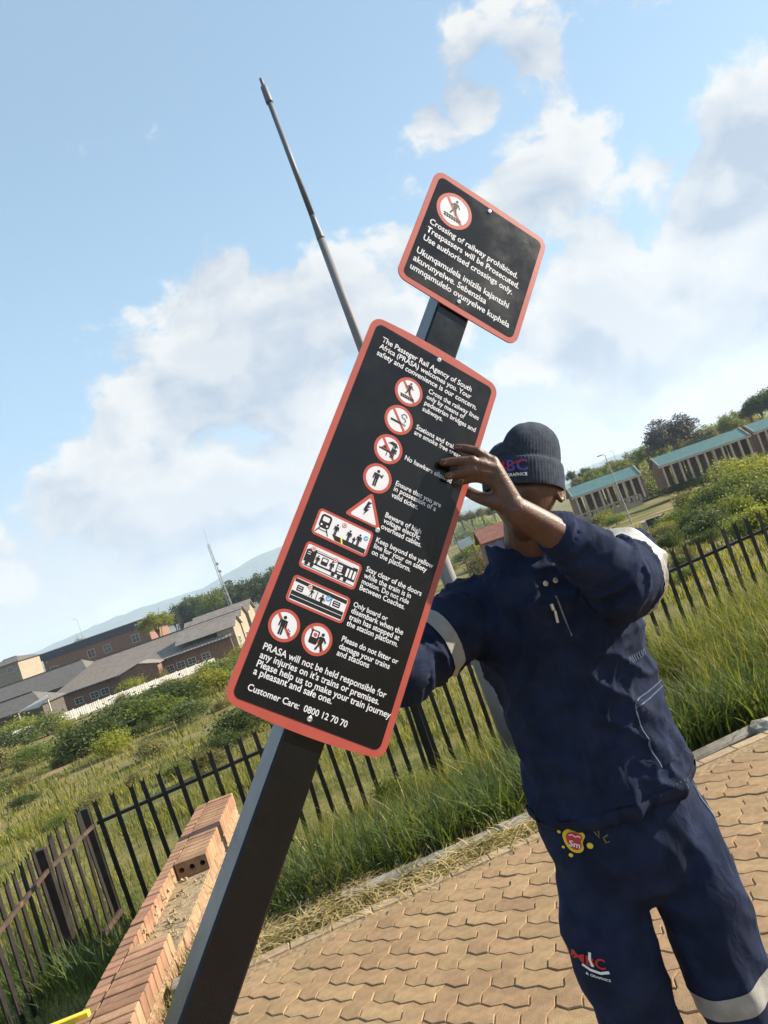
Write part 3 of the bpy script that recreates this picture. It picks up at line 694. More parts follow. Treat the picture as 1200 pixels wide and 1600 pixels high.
# lattice mast
Ym = 215.0; mb0 = P(364, 955, Ym); mt0 = P(325, 850, Ym); tip = P(318, 826, Ym); lean = (mt0-mb0)
t = thing('lattice_mast', 'thin grey lattice radio mast rising behind the school roofs', 'mast', (mb0.x, Ym, mb0.z-8))
mast_m = mat('mast_steel', (.30, .30, .31), var=.1, rough=.5, bump=0)
mb0 = mb0 - lean.normalized()*8; H_ = (mt0-mb0).length; dirm = (mt0-mb0).normalized()
offs = [Vector((-.6, -.3, 0)), Vector((.6, -.3, 0)), Vector((0, .7, 0))]
for o in offs: b = MB(); b.tube([mb0+o, mt0+o*.45], [.11, .07], 6); b.build('leg', mast_m, t)
b = MB()
for i in range(16):
    for k in range(3):
        p = mb0+dirm*(H_*i/16)+offs[k]*(1-.55*i/16); q1 = mb0+dirm*(H_*(i+1)/16)+offs[(k+1) % 3]*(1-.55*(i+1)/16); b.tube([p, q1], .035, 4)
b.build('bracing', mast_m, t, kind='stuff')
b = MB(); b.tube([mt0, tip], .05, 5); b.build('antenna', mast_m, t)
for f_ in (.78, .70): b = MB(); b.sphere(mb0+dirm*(H_*f_)+Vector((.7, -.6, 0)), (.45, .2, .45)); b.build('dish', white_m, t)
def lamp(label, base_px, top_px, Y, r, arm=.8, lab='street_lamp'):
    p = P(*base_px, Y); q1 = P(*top_px, Y); p.x = q1.x + (p.x-q1.x)*.6; p.z = min(p.z, hz(p.x, Y)+.1)
    t = thing(lab, label, 'lamp', tuple(p)); b = MB(); b.tube([p, p.lerp(q1, .5), q1], [r, r*.8, r*.55], 8); b.build('pole', mast_m, t)
    b = MB(); b.tube([q1, q1+Vector((-arm*.6, 0, .12)), q1+Vector((-arm, 0, .14))], r*.5, 6); ar = b.build('arm', mast_m, t)
    b = MB(); b.box(q1+Vector((-arm-.25, 0, .12)), (.62, .26, .14), bevel=.03); b.build('lamp_head', frame_m, t)
    return t
lamp('slim far street lamp standing behind the flat roofed brick block', (127, 990), (120, 967), 230, .10, .7)
lamp('slim street lamp with short arm in the bushes before the platform shelters', (985, 806), (945, 711), 88, .085, .35)
lamp('thin pole lamp on the rise beyond the shelters', (965, 720), (957, 705), 260, .12, .6)

# ================================================================ STATION SHELTERS, RIGHT
teal = mat('teal_roof_sheet', (.085, .165, .155), var=.12, scale=1.5, rough=.45, bump=.05, spec=.4)
post_m = mat('pale_post', (.46, .36, .27), var=.15, scale=3, rough=.8, bump=.1)
brown = mat('shelter_brick', (.19, .105, .07), var=.2, scale=2, rough=.9, bump=.2)
def shelter(label, pxa, pxb, Y, ridge_off, npost, h_e=3.3, h_r=5.0, yaw=R(-6)):
    a = P(*pxa, Y); c = P(*pxb, Y); zr = (a.z+c.z)/2; L = (c-a).length
    t = thing('platform_shelter', label, 'shelter', (a.x, Y, zr-h_r)); dx = Vector((math.cos(yaw), -math.sin(yaw)*-1, 0)); dx = Vector((math.cos(yaw), math.sin(yaw), 0)); dy = Vector((-dx.y, dx.x, 0))
    W_ = 3.4; ze = zr-(h_r-h_e); zb = zr-h_r-.6
    A = Vector((a.x, a.y, 0)); pt_ = lambda s, w_, z: A + dx*s + dy*w_ + Vector((0, 0, z))
    roof_plane(t, [pt_(-.4, -W_, ze), pt_(L+.4, -W_, ze), pt_(L+.4, 0, zr), pt_(-.4, 0, zr)], teal)
    roof_plane(t, [pt_(L+.4, W_, ze), pt_(-.4, W_, ze), pt_(-.4, 0, zr), pt_(L+.4, 0, zr)], teal)
    b = MB(); b.bar(pt_(-.4, -W_+.06, ze-.2), pt_(L+.4, -W_+.06, ze-.2), .12, .32); b.build('beam', post_m, t)
    for i in range(npost):
        s = .3 + (L-.6)*i/(npost-1); b = MB(); b.box(pt_(s, -W_+.3, (zb+ze)/2-.15), (.34, .34, ze-zb-.3)); b.build('post', post_m, t)
    for i in range(6):
        s0_ = L*i/6+.15; s1_ = L*(i+1)/6-.15; b = MB(); m_ = pt_((s0_+s1_)/2, W_*.35, (zb+ze)/2); b.box(m_, (s1_-s0_, .2, ze-zb), Matrix.Rotation(yaw, 3, 'Z')); b.build('back_wall', brown, t)
    for s in (0.0, L):
        b = MB(); b.prism([(-W_+.15, zb-zr), (W_-.15, zb-zr), (W_-.15, ze-zr-.05), (0, -.14), (-W_+.15, ze-zr-.05)], pt_(s, 0, zr), dy, (0, 0, 1), dx, .22); b.build('gable_wall', brown, t)
    for s in (-.2, L+.2):
        for sg in (-1, 1): b = MB(); b.bar(pt_(s, sg*W_, ze+.02), pt_(s, 0, zr+.02), .10, .30); b.build('barge_board', post_m, t)
    return t
shelter('teal roofed platform shelter behind the cream platform wall, lowest of the row', (887, 764), (984, 729), 132, 0, 9)
shelter('teal roofed platform shelter in front of the bare grey tree', (1019, 717), (1147, 671), 134, 0, 11)
shelter('teal roofed platform shelter beyond the bushes at the high end of the row', (1164, 665), (1262, 630), 136, 0, 9)
# cream platform wall with openings
t = thing('platform_wall', 'cream platform wall with regular openings below the lowest shelter', 'wall', tuple(P(930, 800, 120)))
a = P(868, 822, 122); c = P(1000, 775, 122); n = 14
b = MB(); b.bar(a+Vector((0, 0, .3)), c+Vector((0, 0, .3)), .3, .25); b.build('coping', cream, t)
b = MB(); b.bar(a+Vector((0, 0, -1.0)), c+Vector((0, 0, -1.0)), .3, .9); b.build('plinth', cream, t)
for i in range(n): p = a.lerp(c, i/(n-1)); b = MB(); b.box((p.x, p.y, p.z-.2), (.42, .32, .9)); b.build('pillar', cream, t)
# hut and boards seen between sign and man
t = thing('red_roof_hut', 'small brick hut with dull red roof among bushes beyond the fence', 'hut', tuple(ground_at(765, 870)))
a = P(752, 848, 62); zb = hz(a.x, 62)-.2
hb_m = mat('dull_red_roof', (.20, .085, .06), var=.2, scale=2, rough=.8, bump=.2)
b = MB(); b.box((a.x+2.2, 64, (zb+a.z)/2), (4.0, 4, a.z-zb)); b.build('wall', brick_w, t)
roof_plane(t, [(a.x-.1, 61.7, a.z-.1), (a.x+4.6, 61.7, a.z-.1), (a.x+4.6, 64, a.z+1.1), (a.x-.1, 64, a.z+1.1)], hb_m)
roof_plane(t, [(a.x+4.6, 66.3, a.z-.1), (a.x-.1, 66.3, a.z-.1), (a.x-.1, 64, a.z+1.1), (a.x+4.6, 64, a.z+1.1)], hb_m)
t = thing('notice_board', 'pale blue-grey sheet metal board on timber posts beyond the fence', 'board', tuple(P(720, 860, 30)))
tim = mat('weathered_timber', (.20, .125, .075), var=.25, scale=5, rough=.9, bump=.2, stretch=(1, 1, .2))
wb = mat('bleached_sheet', (.56, .59, .63), var=.1, scale=3, rough=.5, bump=.05)
q1 = P(727, 848, 30); b = MB(); b.box((q1.x, 30, q1.z), (.55, .04, .34), Matrix.Rotation(R(-6), 3, 'Y')); b.build('sheet', wb, t)
for dx in (-.24, .22): b = MB(); zb = hz(q1.x+dx, 30); b.box((q1.x+dx, 30.05, (zb+q1.z+.1)/2), (.06, .06, q1.z+.1-zb)); b.build('post', tim, t)
t = thing('timber_crate', 'brown slatted timber crate beside the pale board beyond the fence', 'crate', tuple(P(707, 870, 29)))
q1 = P(712, 862, 29); zb = hz(q1.x, 29)
for i in range(6): b = MB(); b.box((q1.x-.2, 29, zb+.09+i*.13), (.62, .5, .10)); b.build('slat', tim, t)
for dx in (-.29, .29):
    for dy in (-.26, .26): b = MB(); b.box((q1.x-.2+dx, 29+dy, zb+.42), (.06, .05, .86)); b.build('batten', tim, t)
# black handcart and rubble by the sandy track
q1 = ground_at(1026, 826); t = thing('handcart', 'black box handcart with pale end panel parked by the sandy track', 'cart', tuple(q1))
blk = mat('black_paint', (.02, .02, .022), var=.2, rough=.6, bump=.1); D_ = q1.y; k = D_/F
rot = Matrix.Rotation(R(-15), 3, 'Z')
L_ = 30*k
b = MB(); b.box(q1+Vector((0, 0, L_*.42)), (L_*.72, L_*.55, L_*.34), rot, bevel=.02); b.build('box', blk, t)
b = MB(); b.box(q1+rot @ Vector((-L_*.52, 0, L_*.34)), (L_*.26, L_*.5, L_*.42), rot, bevel=.02); b.build('end_panel', post_m, t)
for sx in (-.22, .22):
    for sy in (-.28, .28):
        c0 = q1 + rot @ Vector((L_*sx, L_*sy, L_*.13)); b = MB(); ayw = rot @ Vector((0, 1, 0)); b.tube([c0-ayw*L_*.03, c0+ayw*L_*.03], L_*.13, 12); b.build('wheel', blk, t)
b = MB(); b.tube([q1+rot @ Vector((L_*.36, -L_*.2, L_*.5)), q1+rot @ Vector((L_*.62, -L_*.2, L_*.62)), q1+rot @ Vector((L_*.62, L_*.2, L_*.62)), q1+rot @ Vector((L_*.36, L_*.2, L_*.5))], L_*.02, 6); b.build('handle', blk, t)
rs = random.Random(5)
for i in range(14):
    q1 = ground_at(1008+rs.random()*34, 826+rs.random()*14); bm = bmesh.new(); s_ = q1.y/F*rs.uniform(2.0, 4.0); bmesh.ops.create_icosphere(bm, subdivisions=2, radius=s_)
    for v in bm.verts: v.co *= 1+.4*noise.noise(v.co/s_*1.5+Vector((i, 0, 0)))
    me = bpy.data.meshes.new('rubble_block'); bm.to_mesh(me); bm.free(); me.materials.append(white_m if i % 2 else rb_m)
    link('rubble_block', me, loc=q1+Vector((0, 0, s_*.4)), label='pale broken rubble block beside the black handcart', category='rubble', group='rubble by the handcart')

# ================================================================ VEGETATION
def leaf_mat(name, base, transl=.35, objvar=.35):
    return mat(name, base, var=.35, scale=1.1, rough=.6, bump=0, spec=.25, transl=transl, objvar=objvar, detail=3)
lf_bright = leaf_mat('bright_leaves', (.20, .215, .040), .5); lf_mid = leaf_mat('mid_leaves', (.12, .15, .035), .42); lf_dark = leaf_mat('dark_leaves', (.055, .078, .024)); lf_olive = leaf_mat('olive_leaves', (.15, .14, .055))
lf_grey = leaf_mat('grey_twigs', (.11, .10, .10), .1)
bark = mat('bark', (.10, .075, .055), var=.3, scale=6, rough=.95, bump=.5, bscale=20)
def foliage(n_clump, per, leaf, seed, flat=.8, spread=.24, shell=.55):
    r_ = np.random.default_rng(seed); th = r_.uniform(0, 2*np.pi, n_clump); cz = r_.uniform(-.45, 1, n_clump); rr = np.sqrt(1-cz**2); q_ = r_.uniform(shell, 1.0, n_clump)**.7*(1+.18*np.sin(3*th+seed))
    C0 = np.stack([rr*np.cos(th)*q_, rr*np.sin(th)*q_, cz*q_*flat], 1)
    c = np.repeat(C0, per, 0) + r_.normal(0, spread, (n_clump*per, 3))*np.array([1, 1, .75]); N = len(c)
    d = r_.normal(0, 1, (N, 3)); d /= np.linalg.norm(d, axis=1)[:, None]; e = np.cross(d, r_.normal(0, 1, (N, 3))); e /= np.linalg.norm(e, axis=1)[:, None]
    s = leaf*r_.uniform(.6, 1.3, (N, 1)); vs_ = np.stack([c-d*s, c+e*s*.45, c+d*s, c-e*s*.45], 1).reshape(-1, 3)
    return vs_, N
def leaf_mesh(name, m_, *a, **k):
    vs_, N = foliage(*a, **k); return np_mesh(name, vs_, np.arange(4*N), [4]*N, m_)
def branch_mesh(name, n, h, r0, seed, m_, top=.7):
    rs = random.Random(seed); b = MB(); b.tube([(0, 0, -h), (.02, .01, -h*.5), (0, .03, 0)], [r0, r0*.8, r0*.55], 7)
    for i in range(n):
        a = 2*math.pi*i/n+rs.random(); l = rs.uniform(.5, .9)*top; z0 = -h*rs.uniform(.05, .5)
        b.tube([(0, 0, z0), (math.cos(a)*l*.45, math.sin(a)*l*.45, z0+l*.45), (math.cos(a)*l*.8, math.sin(a)*l*.8, z0+l*1.0)], [r0*.5, r0*.3, r0*.1], 5)
    return b.mesh(name, m_)
BUSH = {}
for i, (nm, m_) in enumerate((('bright', lf_bright), ('mid', lf_mid), ('dark', lf_dark), ('olive', lf_olive))):
    BUSH[nm] = [(leaf_mesh('crown', m_, 60, 56, .075, 10*i+k, spread=.26, shell=.35), branch_mesh('stems', 6, .75, .05, k, bark)) for k in range(3)]
TREE = {nm: [(leaf_mesh('crown', m_, 80, 70, .065, 50+10*i+k, flat=.85, spread=.15, shell=.4), branch_mesh('trunk', 8, 1.5, .09, k, bark, .9)) for k in range(2)] for i, (nm, m_) in enumerate((('mid', lf_mid), ('dark', lf_dark), ('olive', lf_olive), ('bright', lf_bright)))}
TREE['bare'] = [(leaf_mesh('crown', lf_grey, 150, 70, .050, 91, flat=.85, spread=.11, shell=.30), branch_mesh('trunk', 26, 1.2, .06, 5, lf_grey, 1.0))]
rb = random.Random(11)
def plant(kind, tab, name, label, cat, pos, r, group, hs=1.0, sink=.0, top='crown', stem='stems', zoff=.55):
    cr, st = tab[kind][rb.randrange(len(tab[kind]))]
    t = thing(name, label, cat, tuple(pos), group); rz = rb.random()*6.28; kx_, ky_, kz_ = (1, 1, 1) if name == 'weed' else (rb.uniform(.9, 1.55), rb.uniform(.8, 1.3), rb.uniform(.62, 1.05))
    for nm, me_ in ((top, cr), (stem, st)):
        o = bpy.data.objects.new(nm, me_); col.objects.link(o); o.parent = t; o.location = (0, 0, r*hs*(zoff-sink)); o.rotation_euler = (0, 0, rz); o.scale = (r*kx_, r*ky_, r*hs*kz_)
    return t
def bush(kind, px, py, rpx, hs=1.0, label=None, group=None, Y=None):
    p = ground_at(px, py) if Y is None else Vector((P(px, py, Y).x, Y, hz(P(px, py, Y).x, Y)))
    dist = (p-CAM).length; plant(kind, BUSH, 'bush', label or BL[kind], 'bush', p, rpx/F*dist, group or 'bushes in the field, %s' % kind, hs)
BL = {'bright': 'rounded yellow-green bush in the rough field beyond the fence', 'mid': 'mid green leafy bush in the rough field beyond the fence', 'dark': 'dark green dense bush in the rough field beyond the fence', 'olive': 'dull olive scrub bush in the rough field beyond the fence'}
# left field
for a in (('bright', 30, 1160, 22), ('mid', 75, 1150, 20), ('bright', 95, 1118, 12), ('dark', 150, 1175, 34), ('mid', 120, 1185, 26), ('dark', 205, 1150, 32), ('mid', 245, 1135, 30), ('bright', 180, 1180, 24), ('dark', 270, 1110, 30),
          ('mid', 305, 1090, 26), ('bright', 330, 1085, 22), ('dark', 300, 1130, 24), ('mid', 345, 1065, 22), ('bright', 360, 1075, 18), ('dark', 20, 1180, 24), ('mid', 55, 1195, 20), ('olive', 5, 1205, 22), ('bright', 210, 1082, 14),
          ('dark', 385, 1150, 30), ('dark', 355, 1180, 26), ('mid', 400, 1135, 26), ('olive', 330, 1205, 22), ('dark', 430, 1120, 30), ('olive', 240, 1185, 18), ('bright', 385, 1030, 16), ('mid', 372, 1045, 16),
          ('olive', 150, 1260, 14), ('mid', 95, 1290, 12), ('olive', 215, 1225, 12), ('mid', 280, 1215, 16), ('dark', 40, 1262, 14)): bush(a[0], a[1], a[2], a[3]*1.08, 1.0)
for i in range(46):
    px = rb.uniform(-5, 430); lo_ = 1150-.35*px; bush(rb.choice(('olive', 'olive', 'mid', 'bright', 'dark')), px, rb.uniform(lo_-25, lo_+95), rb.uniform(7, 15))
# right field
for i in range(30):
    px = rb.uniform(1030, 1205); lo_ = 1170-.35*px; bush(rb.choice(('olive', 'olive', 'mid', 'bright', 'dark')), px, rb.uniform(lo_-8, lo_+75), rb.uniform(8, 16))
for a in (('bright', 1010, 760, 28), ('bright', 1045, 748, 31), ('bright', 1080, 735, 32), ('bright', 1120, 720, 32), ('bright', 1160, 708, 32), ('bright', 1195, 696, 32), ('bright', 1070, 760, 20), ('bright', 1100, 762, 22), ('bright', 1140, 752, 22), ('bright', 1030, 775, 18), ('bright', 985, 790, 18), ('olive', 1085, 795, 20), ('bright', 1175, 745, 24), ('dark', 1000, 785, 20), ('dark', 1020, 778, 18), ('mid', 1040, 770, 18), ('dark', 1060, 775, 18), ('mid', 1100, 752, 20), ('mid', 1150, 735, 22), ('dark', 1180, 725, 22),
          ('mid', 930, 815, 20), ('bright', 955, 805, 20), ('dark', 915, 812, 14), ('mid', 965, 822, 16), ('bright', 942, 822, 16), ('olive', 1130, 790, 26), ('mid', 1165, 780, 30), ('dark', 1120, 800, 26), ('bright', 1190, 760, 26), ('dark', 1190, 800, 28), ('mid', 1150, 815, 28), ('bright', 1105, 790, 20), ('dark', 1095, 830, 24), ('mid', 1070, 820, 20), ('olive', 1040, 845, 18), ('dark', 1120, 835, 26), ('mid', 1170, 840, 28), ('dark', 1050, 855, 16), ('bright', 1200, 830, 24), ('mid', 1080, 905, 16), ('dark', 1070, 890, 16)): bush(*a)
# between sign and man, and behind the man's back
for a in (('olive', 760, 862, 22), ('mid', 742, 868, 16), ('bright', 745, 835, 22), ('bright', 715, 840, 16), ('bright', 765, 830, 18), ('mid', 735, 850, 18), ('bright', 748, 872, 20), ('olive', 770, 880, 24), ('mid', 725, 880, 16), ('olive', 760, 895, 20), ('bright', 778, 868, 18), ('olive', 700, 900, 14), ('dark', 690, 860, 16), ('dark', 650, 880, 20), ('bright', 690, 835, 16), ('mid', 800, 850, 24), ('dark', 840, 830, 24), ('olive', 715, 1035, 14), ('olive', 735, 1020, 14), ('olive', 690, 1045, 12)): bush(*a)
for (px, py, s_) in ((604, 1228, .15), (640, 1212, .14)):
    q1 = P(px, py, 7.3); plant('mid', BUSH, 'weed', 'leafy green weed climbing through the palisade pales', 'weed', (q1.x, q1.y, q1.z-.25), s_, 'weeds on the fence', 1.5)
def tree(kind, px, py, rpx, Y, label, group=None, hs=1.0):
    q1 = P(px, py, Y); r = rpx/F*Y; zb = hz(q1.x, Y); t = thing('tree', label, 'tree', (q1.x, Y, zb), group); cr, st = TREE[kind][rb.randrange(len(TREE[kind]))]; rz = rb.random()*6.28
    hc = max(q1.z-zb, r*.6)
    o = bpy.data.objects.new('crown', cr); col.objects.link(o); o.parent = t; o.location = (0, 0, hc); o.rotation_euler = (0, 0, rz); o.scale = (r, r, r*hs)
    o = bpy.data.objects.new('trunk', st); col.objects.link(o); o.parent = t; o.location = (0, 0, hc); o.rotation_euler = (0, 0, rz); o.scale = (r*.8, r*.8, max(r*.6, hc/1.5 if kind != 'bare' else r*.75))
    return t
WG = 'dark trees on the skyline behind the school'
for (px, py, rp) in ((290, 945, 17), (312, 940, 20), (335, 935, 20), (358, 926, 22), (380, 922, 20), (402, 915, 22), (425, 905, 22), (448, 900, 22), (300, 960, 16), (345, 948, 18), (270, 958, 10)):
    tree('dark' if rb.random() < .6 else 'mid', px+2, py+13, rp*1.3, 250+rb.random()*30, 'dark green tree in the grove behind the school roofs', WG)
tree('bright', 243, 975, 26, 172, 'light green round tree between the brick block and the long roof', hs=.7)
tree('bare', 1046, 682, 42, 165, 'bare grey branching tree standing behind the platform shelters', hs=.8)
tree('dark', 893, 745, 9, 210, 'small dark conical tree beyond the lowest shelter'); tree('dark', 915, 742, 11, 230, 'dark round tree next to the small conical one')
for (px, py, rp) in ((903, 752, 10), (925, 744, 12), (945, 738, 12), (965, 730, 12), (1030, 700, 14), (1065, 695, 14), (935, 738, 10), (955, 728, 10), (975, 728, 12), (992, 716, 14), (1010, 705, 12), (1085, 690, 14), (1105, 680, 16), (1125, 672, 14), (1140, 660, 16), (1160, 655, 14)):
    tree('olive' if rb.random() < .6 else 'mid', px, py+4, rp*1.2, 200+rb.random()*40, 'hazy olive tree on the slope behind the shelters', 'trees on the slope behind the shelters')
for (px, py, rp) in ((1185, 635, 20), (1205, 630, 24), (1170, 645, 14)): tree('dark', px, py, rp, 190, 'dark tree on the high slope above the last shelter', 'trees above the last shelter')
for (px, py, rp) in ((720, 812, 8), (735, 808, 9), (752, 803, 9), (705, 822, 8), (770, 800, 10)): tree('olive', px, py, rp, 260, 'far olive tree in the hazy valley between sign and man', 'far valley trees')
for (px, py, rp) in ((125, 1008, 10), (45, 1045, 9), (15, 1052, 9)): tree('olive', px, py, rp, 330, 'far hazy tree beyond the left-hand roofs', 'far trees beyond the roofs')

# ---- grass blades
def grass(name, pts, h, wdt, mats, label, cat='grass', bend=.45, seed=1, droop=None, lie=False, minfo=None):
    r_ = np.random.default_rng(seed); pts = np.asarray(pts, float); N = len(pts)
    H_ = np.asarray(h)*r_.uniform(.55, 1.25, N); W_ = np.asarray(wdt)*r_.uniform(.7, 1.3, N); a = r_.uniform(0, 2*np.pi, N); lean_ = r_.uniform(.05, bend, N)*H_*1.2
    dirx, diry = np.cos(a), np.sin(a); pa = a + r_.uniform(-.6, .6, N) + np.pi/2; px, py = np.cos(pa), np.sin(pa)
    lv = [0, .38, .72, 1.0]; wl = [1.0, .85, .55, .05]; vs_ = np.zeros((N, 8, 3))
    for k, (t_, ww) in enumerate(zip(lv, wl)):
        off = lean_*t_**2.0; zz = H_*t_*(1-.25*t_*(lean_/np.maximum(H_, .01))) if not lie else H_*.12*np.sin(t_*3)+.01
        if lie: off = H_*t_
        cx = pts[:, 0]+dirx*off; cy = pts[:, 1]+diry*off; cz = pts[:, 2]+zz
        vs_[:, 2*k] = np.stack([cx-px*W_*ww/2, cy-py*W_*ww/2, cz], 1); vs_[:, 2*k+1] = np.stack([cx+px*W_*ww/2, cy+py*W_*ww/2, cz], 1)
    base = np.arange(N)[:, None]*8; quads = np.array([0, 1, 3, 2, 2, 3, 5, 4, 4, 5, 7, 6])
    me_ = np_mesh(name, vs_.reshape(-1, 3), (base+quads).ravel(), [4]*(3*N), mats, np.repeat(r_.integers(0, len(mats), N), 3))
    return link(name, me_, kind='stuff', label=label, category=cat)
gr_a = leaf_mat('grass_fresh', (.115, .140, .028), .45, 0); gr_b = leaf_mat('grass_deep', (.060, .088, .020), .4, 0); gr_c = leaf_mat('grass_yellow', (.215, .195, .050), .45, 0); gr_d = leaf_mat('grass_straw', (.52, .41, .21), .25, 0); gr_e = leaf_mat('grass_cool', (.055, .085, .034), .35, 0)
def scatter(n, xr, yr, cond, seed, clump=0.0):
    r_ = np.random.default_rng(seed); out = []
    while len(out) < n:
        x = r_.uniform(*xr); y = r_.uniform(*yr)
        if not cond(x, y): continue
        if clump and fbm(x*clump, y*clump, 5.0)+r_.uniform(-.35, .45) < 0: continue
        out.append((x, y, hz(x, y)-.02))
    return out
def band(d0, d1): return lambda x, y: d0 < edge_d(x, y) < d1 and x > LEFT_X-.1
# long grass between kerb and fence
p_ = scatter(26000, (-1.5, 5.5), (3.9, 8.6), band(.45, 3.3), 1, 1.1)
hh = [(.24 + .12*sstep(.4, 1.2, edge_d(x, y)) + .10*sstep(1.4, 2.6, edge_d(x, y)))*(.85+.55*sstep(0, 2, x))*(1.0+.35*fbm(x*.8, y*.8)) for x, y, z in p_]
grass('long_grass', p_, hh, .009, [gr_a, gr_a, gr_b, gr_c], 'long lush grass growing between the kerb and the palisade fence', seed=2, bend=.75)
p_ = scatter(11000, (-1.5, 5.5), (3.9, 8.6), band(.30, 1.7), 3, 1.6)
grass('long_grass', p_, .36, .012, [gr_b, gr_e, gr_b, gr_a], 'darker tufted grass hanging over the buried kerb', seed=4, bend=.9)
p_ = scatter(420, (-1.3, 5.5), (4.2, 8.0), band(.5, 2.6), 5)
grass('seed_grass', p_, .52, .005, [gr_d, gr_c], 'tall pale seed-head stalks above the long grass', seed=6, bend=.7)
# straw litter along the paving edge
p_ = scatter(4200, (-1.46, .35), (3.6, 4.6), lambda x, y: .0 < edge_d(x, y) < (.46 if x < -.75 else .16) and fbm(x*3, y*3, 8) > -.25, 7)
p_ = [(x, y, hz(x, y)+.03+.05*random.random()) for x, y, z in p_]
grass('straw', p_, .16, .006, [gr_d, gr_d, gr_c], 'dry straw litter strewn over the paving edge', 'straw', seed=8, lie=True)
p_ = scatter(1300, (-1.46, .5), (3.6, 4.8), band(.30, .60), 17)
grass('straw', p_, .13, .005, [gr_d], 'short dead straw tufts standing along the kerb', 'straw', seed=18, bend=1.0)
# grass left of the wall and round the side fence
def leftof(x, y):
    s = (Vector((x, y, 0))-w_far); return s.dot(wn) > .36
p_ = scatter(9000, (-6, -1.9), (2.6, 7.6), leftof, 9, 1.0)
grass('long_grass', p_, .30, .009, [gr_b, gr_e, gr_e, gr_a], 'green grass crowding the wall and the side fence', seed=10, bend=.7)
def rightof(x, y):
    s = (Vector((x, y, 0))-w_far); return s.dot(wn) < -.03 and x < LEFT_X-.02
p_ = scatter(1500, (-2.2, -1.4), (2.6, 6.8), rightof, 19)
grass('long_grass', p_, .16, .008, [gr_b, gr_d, gr_c], 'thin grass in the gap between wall and paving', seed=20, bend=.9)
# meadow beyond the fence, blades growing coarser with distance
def meadow(n, r0, r1, seed, h, wd_, mats, lab):
    r_ = np.random.default_rng(seed); out = []; hs = []; ws = []
    while len(out) < n:
        dd = r0*(r1/r0)**r_.random(); a = r_.uniform(-.62, .62); x = dd*math.sin(a); y = dd*math.cos(a)
        if edge_d(x, y) < 3.6 and x > -3.4: continue
        if fbm(x*.25, y*.25, 2)+r_.uniform(-.4, .5) < 0: continue
        if fbm(x*.11, y*.11, 12) > .42: continue
        out.append((x, y, hz(x, y)-.02)); hs.append(h*(.6+.7*r_.random())*(1+.012*dd)*(1+1.3*max(0, fbm(x*.6, y*.6, 7)))); ws.append(wd_*(dd/10))
    grass('meadow_grass', out, hs, ws, mats, lab, seed=seed, bend=.6)
meadow(34000, 7.5, 24, 21, .15, .011, [gr_a, gr_c, gr_c, gr_b], 'rough yellow-green meadow grass just beyond the palisade fence')
meadow(26000, 20, 80, 22, .17, .014, [gr_a, gr_c, gr_c, gr_b], 'rough sunlit field grass sloping away towards the buildings')

# ================================================================ SIGN POST
SO = Vector((.1107, 1.4528, 2.0589)); SX = Vector((.6706, .3352, -.6618)).normalized(); SN = Vector((-.4577, .8890, -.0136))   # SN points into the sign
SN = (SN - SX*SN.dot(SX)).normalized(); SY = SN.cross(SX)
if SY.z > 0: SY = -SY
def S(u, v, off=0.0): return SO + SX*(u/1000) + SY*(v/1000) - SN*(off/1000)      # millimetres on the sign, off = towards the viewer
vb = (S(142, 0).z)/-SY.z*1000                    # where the post meets the ground
sp = thing('railway_sign_post', 'leaning black square post with two black red-bordered railway notice panels held by the man', 'sign', tuple(S(142, vb)))
post_blk = mat('black_powder_coat', (.0045, .0048, .006), var=.15, scale=30, rough=.17, bump=.02, bscale=300, spec=.36, roughvar=.16)
panel_blk = mat('black_vinyl', (.006, .006, .0075), var=.1, scale=20, rough=.18, bump=.02, bscale=150, spec=.32, roughvar=.14)
panel_red = mat('red_vinyl', (.36, .070, .052), var=.06, scale=20, rough=.35, bump=.03, bscale=150, spec=.4)
panel_back = mat('sheet_aluminium', (.55, .55, .56), var=.08, rough=.4, metallic=.7, bump=0)
print_w = mat('white_print', (.62, .62, .67), var=.02, rough=.4, bump=0)
print_k = mat('black_print', (.012, .012, .014), var=.02, rough=.4, bump=0)
print_r = mat('red_print', (.40, .070, .052), var=.03, rough=.4, bump=0)
print_b = mat('blue_print', (.07, .30, .55), var=.03, rough=.4, bump=0)
print_y = mat('yellow_print', (.75, .68, .05), var=.03, rough=.4, bump=0)
rivet_m = mat('rivet_steel', (.62, .62, .62), var=.1, rough=.28, metallic=.9, bump=0)
rot_s = Matrix((SX, SY, SN)).transposed()
HW = 38.0                                         # half width of the square tube
vt = -150.0 - 130                                 # top, hidden behind the small panel
b = MB(); b.box((S(142, vt, -6-HW)+S(142, vb-8, -6-HW))/2, (2*HW/1000, (vb-8-vt)/1000, 2*HW/1000), rot_s, bevel=.004); pst = b.build('post', post_blk, sp)
b = MB(); b.box(S(142, vb-30, -6-HW), (.16, .008, .16), rot_s); b.build('base_plate', post_blk, sp)
def rrect(x0, y0, x1, y1, r, n=7, bow=0.0):
    pts = []
    for (cx, cy, a0) in ((x1-r, y0+r, -90), (x1-r, y1-r, 0), (x0+r, y1-r, 90), (x0+r, y0+r, 180)):
        for k in range(n+1): a = R(a0+90*k/n); pts.append((cx+r*math.cos(a), cy+r*math.sin(a)))
        if bow and a0 in (0, 180):
            xa, xb = (x1-r, x0+r) if a0 == 0 else (x0+r, x1-r); yy = y1 if a0 == 0 else y0; sg = 1 if a0 == 0 else -1
            for k in range(1, 12): t_ = k/12; pts.append((xa+(xb-xa)*t_, yy+sg*bow*4*t_*(1-t_)))
    return pts
def flat(mb_, pts, off, mi=0): mb_.poly([S(u, v, off) for u, v in pts], mi)
